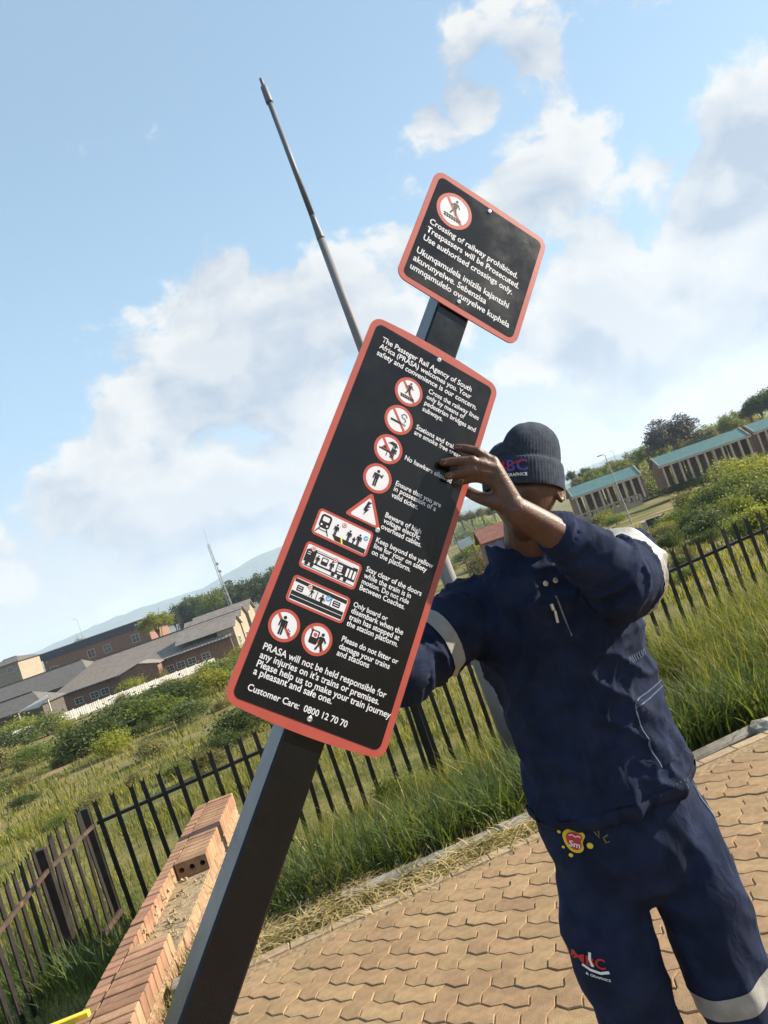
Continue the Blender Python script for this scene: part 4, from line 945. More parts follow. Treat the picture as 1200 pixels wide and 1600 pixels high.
def panel(x0, y0, x1, y1, border, bow, name, label):
    o = MB(); out = rrect(x0-border, y0-border, x1+border, y1+border, 24, bow=bow); n = len(out)
    f = [S(u, v, 0) for u, v in out]; k = [S(u, v, -3) for u, v in out]
    o.add(f, [tuple(range(n))], 0); o.add(k, [tuple(range(n-1, -1, -1))], 1); o.add(f+k, [(i, i+n, (i+1) % n+n, (i+1) % n) for i in range(n)], 0)
    pn = o.build(name, [panel_red, panel_back], sp, label=label)
    b = MB(); flat(b, rrect(x0, y0, x1, y1, 13), .5); b.build('black_field', panel_blk, pn); return pn
big = panel(0, 0, 275, 751, 12.5, 6.0, 'notice_panel', 'tall black notice panel with rows of pictograms and white lettering')
small = panel(10, -401, 283.8, -132.5, 12.5, 1.5, 'notice_panel', 'small square black panel with white lettering on crossing the railway')
def text_on_sign(body, u0, v0, u1, parent, m_=None, off=.9, hscale=1.10):
    me_ = text_mesh(body); xs = [v.co.x for v in me_.vertices]; x0, x1 = min(xs), max(xs); k = (u1-u0)/(x1-x0); 
    for v in me_.vertices: v.co = S(u0+(v.co.x-x0)*k, v0-v.co.y*k*hscale, off)
    me_.materials.clear(); me_.materials.append(m_ or print_w); me_.update(); me_.name = 'lettering'
    return link('lettering', me_, parent)
for t_ in BIG_TEXT: text_on_sign(*t_, big)
for t_ in SMALL_TEXT: text_on_sign(*t_, small)
# pictograms: mats 0 red, 1 white, 2 black, 3 blue, 4 yellow
PM = [print_r, print_w, print_k, print_b, print_y]
def disc(mb_, cx, cy, r, off, mi, n=32): flat(mb_, [(cx+r*math.cos(2*math.pi*k/n), cy+r*math.sin(2*math.pi*k/n)) for k in range(n)], off, mi)
def seg(mb_, a, b_, wd_, off, mi):
    dx, dy = b_[0]-a[0], b_[1]-a[1]; L = math.hypot(dx, dy) or 1; nx, ny = -dy/L*wd_/2, dx/L*wd_/2; flat(mb_, [(a[0]+nx, a[1]+ny), (b_[0]+nx, b_[1]+ny), (b_[0]-nx, b_[1]-ny), (a[0]-nx, a[1]-ny)], off, mi)
def man(mb_, cx, cy, h, off, mi=2, walk=False, arm=0):          # feet at cy, height h
    k = h/10.0; disc(mb_, cx, cy-9.2*k, .95*k, off, mi, 14)
    flat(mb_, [(cx-1.5*k, cy-7.9*k), (cx+1.5*k, cy-7.9*k), (cx+1.2*k, cy-4.2*k), (cx-1.2*k, cy-4.2*k)], off, mi)
    if walk:
        seg(mb_, (cx-.2*k, cy-4.6*k), (cx-1.9*k, cy), 1.1*k, off+.02, mi); seg(mb_, (cx+.2*k, cy-4.6*k), (cx+1.2*k, cy-2.4*k), 1.1*k, off+.04, mi); seg(mb_, (cx+1.1*k, cy-2.6*k), (cx+1.6*k, cy), 1.0*k, off+.06, mi)
        seg(mb_, (cx+1.0*k, cy-7.6*k), (cx+3.0*k, cy-5.2*k), .8*k, off+.08, mi); seg(mb_, (cx-1.1*k, cy-7.6*k), (cx-2.7*k, cy-5.4*k), .8*k, off+.10, mi)
    else:
        for s_ in (-1, 1): seg(mb_, (cx+s_*.62*k, cy-4.5*k), (cx+s_*.62*k, cy), 1.0*k, off+.02*(2+s_), mi)
        seg(mb_, (cx-1.75*k, cy-7.8*k), (cx-2.0*k, cy-4.2*k), .75*k, off+.08, mi)
        if arm: seg(mb_, (cx+1.6*k, cy-7.6*k), (cx+3.0*k, cy-6.4*k), .8*k, off+.10, mi); seg(mb_, (cx+2.9*k, cy-6.2*k), (cx+3.2*k, cy-8.4*k), .75*k, off+.12, mi)
        else: seg(mb_, (cx+1.75*k, cy-7.8*k), (cx+2.0*k, cy-4.2*k), .75*k, off+.10, mi)
def ring_sign(cx, cy, r, parent, slash=True, fig=None):
    b = MB(); disc(b, cx, cy, r, .9, 0, 40); disc(b, cx, cy, r*.80, 1.0, 1, 36)
    if slash: seg(b, (cx-r*.56, cy-r*.56), (cx+r*.56, cy+r*.56), r*.17, 1.08, 0)
    if fig: fig(b, cx, cy, r)
    return b.build('pictogram', PM, parent)
def f_track(b, cx, cy, r):
    man(b, cx-.02*r, cy+.22*r, r*.88, 1.2, walk=True)
    for k in range(7): x = cx-.42*r+k*.14*r; seg(b, (x-.03*r, cy+.30*r), (x+.03*r, cy+.54*r), .07*r, 1.2+.01*k, 2)
    seg(b, (cx-.52*r, cy+.36*r), (cx+.52*r, cy+.36*r), .06*r, 1.3, 2); seg(b, (cx-.48*r, cy+.48*r), (cx+.50*r, cy+.48*r), .06*r, 1.32, 2)
def f_smoke(b, cx, cy, r):
    seg(b, (cx-.55*r, cy+.16*r), (cx+.25*r, cy+.16*r), .15*r, 1.2, 2)
    for x in (.32, .42, .52): seg(b, (cx+x*r, cy+.09*r), (cx+x*r, cy+.24*r), .06*r, 1.2, 2)
    pts = [(.40, .02), (.48, -.12), (.36, -.24), (.18, -.26), (.08, -.40), (.22, -.54), (.40, -.50), (.50, -.36)]
    for i, (p, q_) in enumerate(zip(pts, pts[1:])): seg(b, (cx+p[0]*r, cy+p[1]*r), (cx+q_[0]*r, cy+q_[1]*r), .06*r, 1.2+.01*i, 2)
def f_hawk(b, cx, cy, r):
    flat(b, [(cx-.15*r, cy-.42*r), (cx+.10*r, cy-.62*r), (cx+.42*r, cy-.60*r), (cx+.62*r, cy-.34*r)], 1.2, 2); seg(b, (cx+.26*r, cy-.5*r), (cx+.26*r, cy+.5*r), .05*r, 1.22, 2)
    man(b, cx+.40*r, cy+.48*r, .85*r, 1.24); flat(b, [(cx-.50*r, cy+.08*r), (cx-.26*r, cy-.30*r), (cx-.02*r, cy+.08*r)], 1.2, 0); flat(b, [(cx-.40*r, cy+.04*r), (cx-.26*r, cy-.18*r), (cx-.12*r, cy+.04*r)], 1.26, 2)
    seg(b, (cx-.62*r, cy+.14*r), (cx+.34*r, cy+.14*r), .10*r, 1.3, 2); seg(b, (cx-.02*r, cy+.14*r), (cx-.02*r, cy+.5*r), .05*r, 1.28, 2)
def f_ticket(b, cx, cy, r): man(b, cx-.08*r, cy+.58*r, 1.14*r, 1.2, arm=1)
def f_litter(b, cx, cy, r):
    man(b, cx-.10*r, cy+.60*r, 1.16*r, 1.2)
    for k, (dx, dy) in enumerate(((.34, .14), (.44, .20), (.38, .30), (.50, .34), (.42, .42))): disc(b, cx+dx*r, cy+dy*r, .045*r, 1.2+.01*k, 2, 8)
def f_damage(b, cx, cy, r):
    flat(b, rrect(cx-.50*r, cy-.50*r, cx+.05*r, cy+.35*r, .08*r, 3), 1.2, 2); flat(b, rrect(cx-.40*r, cy-.42*r, cx-.04*r, cy-.05*r, .05*r, 3), 1.24, 1); disc(b, cx-.2*r, cy-.22*r, .13*r, 1.28, 0, 12); man(b, cx+.28*r, cy+.62*r, 1.1*r, 1.3, walk=True)
ring_sign(66.3, -339.6, 43, small, fig=f_track)
ring_sign(107, 102.9, 30, big, fig=f_track); ring_sign(107, 167.6, 30, big, fig=f_smoke); ring_sign(107, 233, 29.5, big, fig=f_hawk); ring_sign(106.4, 296.7, 29, big, False, f_ticket)
ring_sign(39.5, 614.6, 28, big, fig=f_litter); ring_sign(102.1, 615.1, 28, big, fig=f_damage)
def tri_r(ax, ay, w_, h_, r):                       # rounded triangle
    pts = []; vs_ = [(ax, ay), (ax+w_/2, ay+h_), (ax-w_/2, ay+h_)]
    for i in range(3):
        p = Vector(vs_[i]); a = (Vector(vs_[i-1])-p).normalized(); c = (Vector(vs_[(i+1) % 3])-p).normalized()
        for k in range(5): t_ = k/4; q_ = p + a*r*(1-t_)**2 + c*r*t_**2; pts.append((q_.x, q_.y))
    return pts
b = MB(); flat(b, tri_r(107, 326, 76, 61, 9), .9, 0); flat(b, tri_r(107, 337, 56, 46, 6), 1.0, 1)
flat(b, [(105, 346), (113, 346), (108, 354), (114, 354), (101, 364)], 1.1, 2); flat(b, [(106, 360), (112, 360), (103, 376), (105, 366), (101.5, 366)], 1.12, 2); flat(b, [(106, 354), (111, 354), (104, 366), (101, 366)], 1.14, 2); b.build('pictogram', PM, big)
def rect_sign(y0, y1, fig):
    b = MB(); flat(b, rrect(24, y0, 136, y1, 8, 4), .9, 0); flat(b, rrect(28.5, y0+4.5, 131.5, y1-4.5, 4, 3), 1.0, 1); fig(b, 28.5, y0+4.5, 131.5, y1-4.5); b.build('pictogram', PM, big)
def cross(b, cx, cy, r, k): disc(b, cx, cy, r, k, 0, 16); disc(b, cx, cy, r*.75, k+.02, 1, 14); seg(b, (cx-r*.45, cy-r*.45), (cx+r*.45, cy+r*.45), r*.3, k+.04, 0); seg(b, (cx+r*.45, cy-r*.45), (cx-r*.45, cy+r*.45), r*.3, k+.06, 0)
def tick(b, cx, cy, r, k): disc(b, cx, cy, r, k, 3, 16); seg(b, (cx-r*.5, cy), (cx-r*.1, cy+r*.45), r*.3, k+.02, 1); seg(b, (cx-r*.1, cy+r*.45), (cx+r*.55, cy-r*.4), r*.3, k+.04, 1)
def r1(b, x0, y0, x1, y1):
    flat(b, rrect(x0+4, y0+3, x0+25, y0+29, 6, 4), 1.1, 2); flat(b, rrect(x0+8, y0+7, x0+21, y0+16, 2, 2), 1.14, 1)
    for x in (9, 20): disc(b, x0+x, y0+23, 2, 1.16, 1, 10)
    seg(b, (x0+8, y0+29), (x0+2, y1-2), 2, 1.12, 2); seg(b, (x0+21, y0+29), (x0+27, y1-2), 2, 1.12, 2); seg(b, (x0+5, y0+33), (x0+24, y0+33), 1.6, 1.13, 2)
    flat(b, [(x0+33, y1-10), (x1-1, y1-10), (x1-1, y1-1), (x0+42, y1-1)], 1.1, 2); flat(b, [(x0+50, y1-11), (x0+53, y1-11), (x0+58, y1-1), (x0+55, y1-1)], 1.16, 4)
    man(b, x0+38, y1-10, 21, 1.2); man(b, x0+64, y1-10, 21, 1.2); man(b, x0+75, y1-10, 13, 1.2); man(b, x0+84, y1-10, 22, 1.2); cross(b, x0+50, y0+7, 4.5, 1.3); tick(b, x0+96, y0+12, 4.5, 1.3)
def r2(b, x0, y0, x1, y1):
    flat(b, [(x0+1, y0+10), (x0+10, y0+5), (x1-1, y0+6), (x1-1, y1-9), (x0+1, y1-9)], 1.1, 2); seg(b, (x0+20, y0+7), (x0+92, y0+7), 1.6, 1.14, 1)
    flat(b, [(x0+20, y0+10), (x0+62, y0+10), (x0+62, y1-12), (x0+20, y1-12)], 1.12, 1); man(b, x0+25, y1-11, 17, 1.24); man(b, x0+53, y1-10, 19, 1.24); flat(b, rrect(x0+32, y0+12, x0+45, y0+26, 2, 2), 1.16, 2); flat(b, rrect(x0+34, y0+14, x0+43, y0+19, 1, 2), 1.2, 1)
    flat(b, rrect(x0+64, y0+12, x0+73, y0+24, 1, 2), 1.16, 1); seg(b, (x0+65, y0+16), (x0+72, y0+16), 1.2, 1.18, 2); seg(b, (x0+65, y0+20), (x0+72, y0+20), 1.2, 1.18, 2); flat(b, [(x0+66, y0+26), (x0+78, y0+26), (x0+74, y1-12), (x0+66, y1-12)], 1.16, 1)
    for x in (84, 91, 98): flat(b, rrect(x0+x-2.2, y0+12, x0+x+2.2, y1-13, 1, 2), 1.16, 1)
    for x in (8, 18, 60, 72, 84): disc(b, x0+x, y1-7, 3.6, 1.22, 2, 12)
    seg(b, (x0+1, y1-2.5), (x1-1, y1-2.5), 1.2, 1.2, 2); seg(b, (x0+4, y0+13), (x0+10, y0+13), 1.2, 1.18, 1); seg(b, (x0+4, y0+17), (x0+10, y0+17), 1.2, 1.18, 1); cross(b, x0+12, y0+6, 4.5, 1.3); cross(b, x0+56, y0+8, 4.5, 1.3)
def r3(b, x0, y0, x1, y1):
    flat(b, [(x0+1, y0+1), (x1-1, y0+2), (x1-1, y0+9), (x0+1, y0+7)], 1.1, 2); flat(b, [(x0+1, y1-17), (x1-1, y1-16), (x1-1, y1-2), (x0+1, y1-2)], 1.1, 2); seg(b, (x0+2, y1-9), (x1-2, y1-9), .9, 1.14, 1)
    for (xa, xb) in ((8, 20), (78, 92)):
        flat(b, rrect(x0+xa, y0+11, x0+xb, y1-19, 1, 2), 1.12, 2)
        for k in (14, 18): seg(b, (x0+xa+2, y0+k), (x0+xb-2, y0+k), 1.2, 1.16, 1)
    flat(b, [(x0+26, y0+10), (x0+44, y0+10), (x0+44, y1-18), (x0+22, y1-18)], 1.12, 1); seg(b, (x0+46, y0+9), (x0+46, y1-17), 1.4, 1.14, 2); seg(b, (x0+74, y0+9), (x0+74, y1-17), 1.4, 1.14, 2)
    man(b, x0+36, y1-18, 15, 1.2, walk=True); man(b, x0+57, y1-10, 20, 1.24, walk=True); cross(b, x0+30, y0+6, 4.5, 1.3); tick(b, x0+68, y0+12, 5, 1.3)
rect_sign(396.5, 447, r1); rect_sign(461.5, 511, r2); rect_sign(525.5, 574.5, r3)
def rivet(u, v, parent):
    b = MB(); n = 14; b.loft([[S(u+r*math.cos(2*math.pi*k/n), v+r*math.sin(2*math.pi*k/n), z) for k in range(n)] for r, z in ((5, .6), (4.9, 1.4), (3.6, 2.3), (2.4, 2.4), (1.8, 1.6))]); b.build('rivet', rivet_m, parent, smooth=False)
for u, v in ((143.8, 5), (140, 389.3), (136.8, 741.8)): rivet(u, v, big)
for u, v in ((141, -393.6), (143, -143.3)): rivet(u, v, small)

# ================================================================ THE MAN
man_t = thing('person', 'man in navy work suit and beanie steadying the leaning sign, hand before face', 'person', (.28, 1.78, 0))
skin_m = mat('dark_skin', (.095, .044, .028), var=.16, scale=30, rough=.46, bump=.16, bscale=260, spec=.4, second=((.060, .027, .017), .58))
navy = mat('navy_cotton', (.0135, .0200, .046), var=.28, scale=14, rough=.92, bump=.75, bscale=700, fold=1.6, spec=.12, second=((.022, .028, .050), .58))
knit = mat('navy_knit', (.042, .052, .072), var=.2, scale=60, rough=.95, bump=.3, bscale=500, spec=.1)
reflect = mat('grey_reflective_tape', (.27, .27, .255), var=.14, scale=30, rough=.45, bump=.15, bscale=200, spec=.4, second=((.24, .235, .22), .55))
stitch = mat('pale_stitching', (.085, .11, .17), var=.2, scale=80, rough=.9, bump=.2, bscale=600)
rubber = mat('black_leather', (.018, .016, .015), var=.2, rough=.5, bump=.2, bscale=90)
def remesh(mb_, voxel, it, name, fac=.5):
    me_ = mb_.mesh(name, []); ob = bpy.data.objects.new(name, me_); col.objects.link(ob)
    m1 = ob.modifiers.new('r', 'REMESH'); m1.mode = 'VOXEL'; m1.voxel_size = voxel
    if it: m2 = ob.modifiers.new('s', 'SMOOTH'); m2.iterations = it; m2.factor = fac
    bpy.context.view_layer.update()
    r = bpy.data.meshes.new_from_object(ob.evaluated_get(bpy.context.evaluated_depsgraph_get())); bpy.data.objects.remove(ob); bpy.data.meshes.remove(me_)
    r.name = name; r.materials.clear(); r.polygons.foreach_set('use_smooth', [True]*len(r.polygons)); return r
def chain(mb_, pts, rad, n=14, sub=3):              # tapered limb with round ends
    pts = [Vector(p) for p in pts]; P_, R_ = [], []
    for i in range(len(pts)-1):
        for k in range(sub):
            t_ = k/sub; P_.append(pts[i].lerp(pts[i+1], t_)); R_.append(rad[i]*(1-t_)+rad[i+1]*t_)
    P_.append(pts[-1]); R_.append(rad[-1])
    for _ in range(2):                               # soften the bends
        Q = [P_[0]] + [(P_[i-1]+P_[i]*2+P_[i+1])/4 for i in range(1, len(P_)-1)] + [P_[-1]]; P_ = Q
    mb_.tube(P_, R_, n); mb_.sphere(P_[0], R_[0], n, 8); mb_.sphere(P_[-1], R_[-1], n, 8)
def ell(c, a, b_, n=28, rz=0.0): return [Vector((c[0]+a*math.cos(2*math.pi*k/n), c[1]+b_*math.sin(2*math.pi*k/n), c[2])) for k in range(n)]
BY = 1.79
SL = P(974, 882, 1.79); EL = P(970, 906, 1.575); CL = P(874, 838, 1.515); WLp = P(806, 797, 1.462)
SR = Vector((.110, 1.81, 1.425)); ER = P(628, 1042, 1.66); HR = S(150, 560, -6-82-26); WR = HR + (ER-HR).normalized()*.085
# --- head frame
hup = Vector((math.sin(R(17)), .10, math.cos(R(17)))).normalized(); hf = Vector((-math.sin(R(27)), -math.cos(R(27)), 0)); hf = (hf - hup*hf.dot(hup)).normalized(); hx = (-hf).cross(hup).normalized()
HC = P(818, 765, 1.715)
def Hd(x, y, z): return HC + hx*x + hf*y + hup*z      # x viewer's right, y out of the face, z up
bd = MB()
NU, NV = 72, 54; rings = []
for j in range(NV+1):
    th = math.pi*(j+.15)/(NV+.3); rg = []
    for i in range(NU):
        ph = 2*math.pi*i/NU; sx = math.sin(th)*math.sin(ph); sy = math.sin(th)*math.cos(ph); sz = math.cos(th)
        x = .077*sx; y = .096*sy; z = .118*sz
        jaw = sstep(.0, -.115, z); x *= 1-.36*jaw; y = y*(1-.10*jaw) + .012*jaw*(1 if sy > 0 else 0)
        if sy < 0: z += .02*jaw
        if sy > 0:
            fr = sstep(0, .55, sy)
            G = lambda cx, cz, wx, wz, am: am*math.exp(-((x-cx)/wx)**2-((z-cz)/wz)**2)
            d = G(0, -.022, .016, .020, .022) + G(0, .002, .009, .022, .011) + G(.011, -.030, .008, .009, .006) + G(-.011, -.030, .008, .009, .006)
            d += G(0, .026, .05, .009, .007) + G(0, -.056, .022, .007, .008) + G(0, -.068, .019, .006, .007) - G(0, -.062, .024, .003, .004) + G(0, -.098, .022, .016, .008)
            for s_ in (-1, 1): d += G(s_*.031, .008, .014, .010, -.010) + G(s_*.031, .008, .010, .006, .006) + G(s_*.042, -.018, .018, .014, .006)
            y += d*fr
        rg.append(Hd(x, y, z))
    rings.append(rg)
bd.loft(rings)
for s_ in (-1, 1):                                   # ears
    e = [Hd(s_*(.074+.010*math.sin(a*.5)), -.010+.016*math.cos(a), -.004+.030*math.sin(a)) for a in [2*math.pi*k/12 for k in range(13)]]
    bd.tube(e, .0058, 8); bd.sphere(Hd(s_*.073, -.012, -.004), (.008, .014, .022), 10, 8)
nb = Vector((.285, 1.80, 1.47)); chain(bd, [nb, HC - hup*.06 - hf*.02], [.062, .058], 18)
# torso and limbs under the clothes
bd.loft([ell((.285, BY, z), a, b_) for z, a, b_ in ((.76, .10, .08), (.86, .155, .10), (.98, .14, .095), (1.12, .135, .09), (1.28, .155, .10), (1.40, .16, .095), (1.47, .09, .07))])
LEG = {1: [(.385, 1.80, .86), (.385, 1.76, .50), (.408, 1.80, .09)], -1: [(.195, 1.80, .86), (.165, 1.76, .50), (.15, 1.80, .09)]}
for s_ in LEG: chain(bd, LEG[s_], [.082, .052, .038], 14)
for s_ in LEG: q1 = Vector(LEG[s_][2]); chain(bd, [q1, q1+Vector((0, -.02, -.05)), q1+Vector((.02*s_, -.15, -.062))], [.036, .034, .022], 10)
chain(bd, [SL, EL, CL, WLp], [.056, .043, .036, .027]); chain(bd, [SR, ER, WR], [.056, .043, .028])
# left hand: fingers spread on the sign face, thumb behind its edge
def on_sign(px, py, off): 
    d = ray(px, py); o0 = SO - SN*(off/1000); return CAM + d*((o0-CAM).dot(SN)/d.dot(SN))
fing = {'index': ((770, 722, 42), (746, 706, 34), (728, 701, 20), (714, 699, 10.5), .0096), 'middle': ((774, 733, 46), (738, 720, 40), (712, 721, 22), (691, 723, 10.5), .0100),
        'ring': ((777, 744, 46), (740, 734, 38), (716, 740, 22), (699, 744, 10.5), .0095), 'little': ((775, 756, 42), (746, 746, 32), (729, 750, 19), (717, 754, 10), .0084)}
knk = []
for nm, (a, b_, c, d, r) in fing.items():
    pts = [on_sign(*a), on_sign(*b_), on_sign(*c), on_sign(*d)]; knk.append(pts[0]); chain(bd, pts, [r*1.18, r*1.05, r*.98, r*.80], 12, 3)
    bd.sphere(pts[1], r*1.12, 10, 8)
wr0 = WLp
for i, k_ in enumerate(knk): chain(bd, [wr0.lerp(k_, .05) + (knk[3]-knk[0])*((i-1.5)*.12), k_], [.019, .0130], 12, 3)
for i in range(3): chain(bd, [wr0.lerp(knk[i], .35), (knk[i]+knk[i+1])/2], [.017, .0125], 12, 3)
th0 = on_sign(772, 782, 30); th1 = on_sign(748, 778, 4); th2 = on_sign(728, 766, -16); th3 = on_sign(712, 758, -17)
chain(bd, [wr0.lerp(th0, .35), th0, th1, th2, th3], [.019, .0165, .0125, .0112, .0090], 12, 3)
chain(bd, [wr0.lerp(th0, .5), (knk[2]+knk[3])/2], [.018, .014], 12, 3)
# right hand closed round the back of the post
pc = S(142, 560, -6-38)
for k, dv in enumerate((-36, -12, 12, 36)):
    q = [S(142-10, 560+dv, -6-76-16), S(142+38+8, 560+dv, -6-76-10), S(142+38+12, 560+dv, -6-40), S(142+38+8, 560+dv, -6-16)]
    chain(bd, q, [.0125, .0105, .0098, .0082], 10, 3); chain(bd, [WR, q[0]], [.022, .0135], 10, 3)
chain(bd, [WR, S(142-30, 530, -6-76-20), S(142-38-11, 520, -6-60), S(142-38-10, 512, -6-30)], [.019, .014, .011, .0088], 10, 3)
body_me = remesh(bd, .0032, 3, 'body'); body_me.materials.append(skin_m)
body = link('body', body_me, man_t)
eye_w = mat('eye', (.12, .10, .09), var=.05, rough=.2, bump=0)
for s_ in (-1, 1):
    b = MB(); b.sphere(Hd(s_*.031, .071, .008), .0105, 12, 8); b.build('eye', eye_w, body, smooth=True)
# nails on the visible fingers
nail_m = mat('finger_nail', (.30, .17, .13), var=.1, rough=.3, bump=0)
bv_body = BVHTree.FromPolygons([v.co for v in body_me.vertices], [p.vertices[:] for p in body_me.polygons])
for nm, (a, b_, c, d, r) in fing.items():
    tip = on_sign(*d); ax_ = (tip-on_sign(*c)).normalized(); side = ax_.cross(SN).normalized(); ctr = tip + ax_*.001; pts = []; n = 12
    for k in range(n):
        an = 2*math.pi*k/n; q = ctr + ax_*(.0062*math.cos(an)) + side*(.0046*math.sin(an)); h = bv_body.ray_cast(q - SN*.05, SN)[0]
        pts.append((h - SN*.0004) if h else q - SN*.008)
    b = MB(); b.poly(pts); b.build('nail', nail_m, body)

# --- jacket
jk = MB()
jk.loft([ell((cx, BY+dy, z), a, b_, 40) for z, cx, a, b_, dy in ((.925, .286, .183, .135, 0), (.94, .286, .192, .145, 0), (.99, .288, .187, .140, 0), (1.10, .291, .178, .130, 0), (1.22, .292, .181, .132, 0), (1.32, .290, .190, .136, .0), (1.40, .287, .198, .130, .005), (1.455, .285, .180, .112, .01), (1.495, .286, .130, .095, .01), (1.525, .287, .088, .080, .01))])
def arm(mb_, pts, rad, n=24): chain(mb_, pts, rad, n, 5)
arm(jk, [SL+Vector((-.08, 0, -.02)), SL, SL.lerp(EL, .55), EL], [.085, .083, .084, .076]); arm(jk, [EL, EL.lerp(CL, .5), CL], [.068, .057, .043])
WRs = ER.lerp(WR, .8)
arm(jk, [SR+Vector((.05, 0, 0)), SR, ER], [.085, .082, .070]); arm(jk, [ER, ER.lerp(WRs, .5), WRs], [.078, .068, .050])
jm = remesh(jk, .0058, 4, 'jacket')
def seg_t(p, a, b_):
    ab = b_-a; t_ = (p-a).dot(ab)/ab.length_squared; return t_, (p-(a+ab*max(0, min(1, t_)))).length
def ridged(v): return 1-abs(noise.noise(v))*2.0
jm.calc_loop_triangles()
nrm = [v.normal.copy() for v in jm.vertices]; limb = []
for v, n_ in zip(jm.vertices, nrm):
    p = v.co; best = None
    for nm, a, b_ in (('ul', SL, EL), ('fl', EL, CL), ('ur', SR, ER), ('fr', ER, WRs)):
        t_, d = seg_t(p, a, b_)
        if d < .10 and (best is None or d < best[2]) and t_ > .12: best = (nm, t_, d)
    limb.append(best)
    if best:
        nm, t_, d = best; a, b_ = {'ul': (SL, EL), 'fl': (EL, CL), 'ur': (SR, ER), 'fr': (ER, WRs)}[nm]; axd = (b_-a).normalized(); L = (b_-a).length
        q = p - axd*p.dot(axd)
        f = ridged(q*9 + axd*(p.dot(axd)*26))**3*.009 + ridged(q*6 + axd*(p.dot(axd)*14)+Vector((3, 1, 2)))**3*.009
        if nm in ('fl', 'fr') and t_ > .93: f += .004*math.cos((p-a).dot(axd)*2*math.pi/.009)*.35 - .004
    else:
        lo = 1-sstep(.95, 1.12, p.z)
        f = ridged(Vector((p.x*9+p.z*4, p.y*9, p.z*7)))**3*.010 + ridged(Vector((p.x*17-p.z*9, p.y*15, p.z*10+4)))**3*.008 - .004 + lo*.004*math.sin(p.x*70+noise.noise(p*12)*3)
    v.co = p + n_*f
jm.materials.append(navy); jm.update()
jacket = link('jacket', jm, man_t)
def bvh(me_): return BVHTree.FromPolygons([v.co for v in me_.vertices], [p.vertices[:] for p in me_.polygons])
bv_j = bvh(jm)
def band_from(me_, planes, keep, name, m_, parent, off=.003):        # planes: (point, normal) - what lies beyond is cut away cleanly
    bm = bmesh.new(); bm.from_mesh(me_)
    lab = bm.verts.layers.int.new('k')
    for v in bm.verts: v[lab] = 1 if keep(v.index, v.co) else 0
    bm.faces.ensure_lookup_table(); bmesh.ops.delete(bm, geom=[f for f in bm.faces if not any(v[lab] for v in f.verts)], context='FACES')
    for (pt_, no_) in planes: bmesh.ops.bisect_plane(bm, geom=bm.verts[:]+bm.edges[:]+bm.faces[:], plane_co=pt_, plane_no=no_, clear_outer=True)
    bm.normal_update()
    for v in bm.verts: v.co += v.normal*off
    r = bpy.data.meshes.new(name); bm.to_mesh(r); bm.free(); r.materials.clear(); r.materials.append(m_); r.polygons.foreach_set('use_smooth', [True]*len(r.polygons))
    return link(name, r, parent)
for nm, a, b_, t0, t1 in (('ul', SL, EL, .48, .86), ('ur', SR, ER, .52, .67)):
    d = (b_-a).normalized()
    band_from(jm, [(a.lerp(b_, t1), d), (a.lerp(b_, t0), -d)], lambda i, c: t0-.2 < seg_t(c, a, b_)[0] < t1+.2 and seg_t(c, a, b_)[1] < .100 and (nm == 'ur' or c.x > .40), 'reflective_band', reflect, jacket)
# collar
b = MB(); n = 40; rg = []
for k_, (z, a, dz) in enumerate(((1.49, .098, 0), (1.53, .092, 0), (1.565, .090, 0), (1.567, .084, 0), (1.53, .080, 0), (1.49, .082, 0))):
    rg.append([Vector((.287+a*math.cos(2*math.pi*k/n), 1.795+a*.93*math.sin(2*math.pi*k/n), z - .035*max(0, -math.sin(2*math.pi*k/n))**3 + .003*math.sin(k*1.9))) for k in range(n)])
b.loft(rg, cap=False); b.build('collar', navy, jacket, smooth=True)
def drape_pts(pts, bv, origin, ex, ey, dr, off=.0015):
    out = []
    for (x, y) in pts:
        p = origin + ex*x + ey*y; h = bv.ray_cast(p - dr*.4, dr)[0]; out.append((h if h else p) - dr*off)
    return out
def drape_grid(name, bv, origin, ex, ey, dr, w_, h_, nx, ny, off, m_, parent, edge=.0012):
    b = MB(); pts = [(w_*(i/nx-.5), h_*(j/ny-.5)) for j in range(ny+1) for i in range(nx+1)]; v3 = drape_pts(pts, bv, origin, ex, ey, dr, 0)
    v3 = [p - dr*(edge if (i % (nx+1) in (0, nx) or i//(nx+1) in (0, ny)) else off) for i, p in enumerate(v3)]
    b.add(v3, [(j*(nx+1)+i, j*(nx+1)+i+1, (j+1)*(nx+1)+i+1, (j+1)*(nx+1)+i) for j in range(ny) for i in range(nx)]); return b.build(name, m_, parent, smooth=True)
def ribbon(name, bv, origin, ex, ey, dr, path, wd_, m_, parent, off=.002):
    b = MB(); L = []
    for i, p in enumerate(path):
        a = path[max(0, i-1)]; c = path[min(len(path)-1, i+1)]; dx, dy = c[0]-a[0], c[1]-a[1]; l = math.hypot(dx, dy) or 1; L += [(p[0]-dy/l*wd_/2, p[1]+dx/l*wd_/2), (p[0]+dy/l*wd_/2, p[1]-dx/l*wd_/2)]
    v3 = drape_pts(L, bv, origin, ex, ey, dr, off); b.add(v3, [(2*i, 2*i+1, 2*i+3, 2*i+2) for i in range(len(path)-1)]); return b.build(name, m_, parent)
def lin(a, b_, n=14): return [(a[0]+(b_[0]-a[0])*k/n, a[1]+(b_[1]-a[1])*k/n) for k in range(n+1)]
XW, ZW, YW = Vector((1, 0, 0)), Vector((0, 0, 1)), Vector((0, 1, 0))
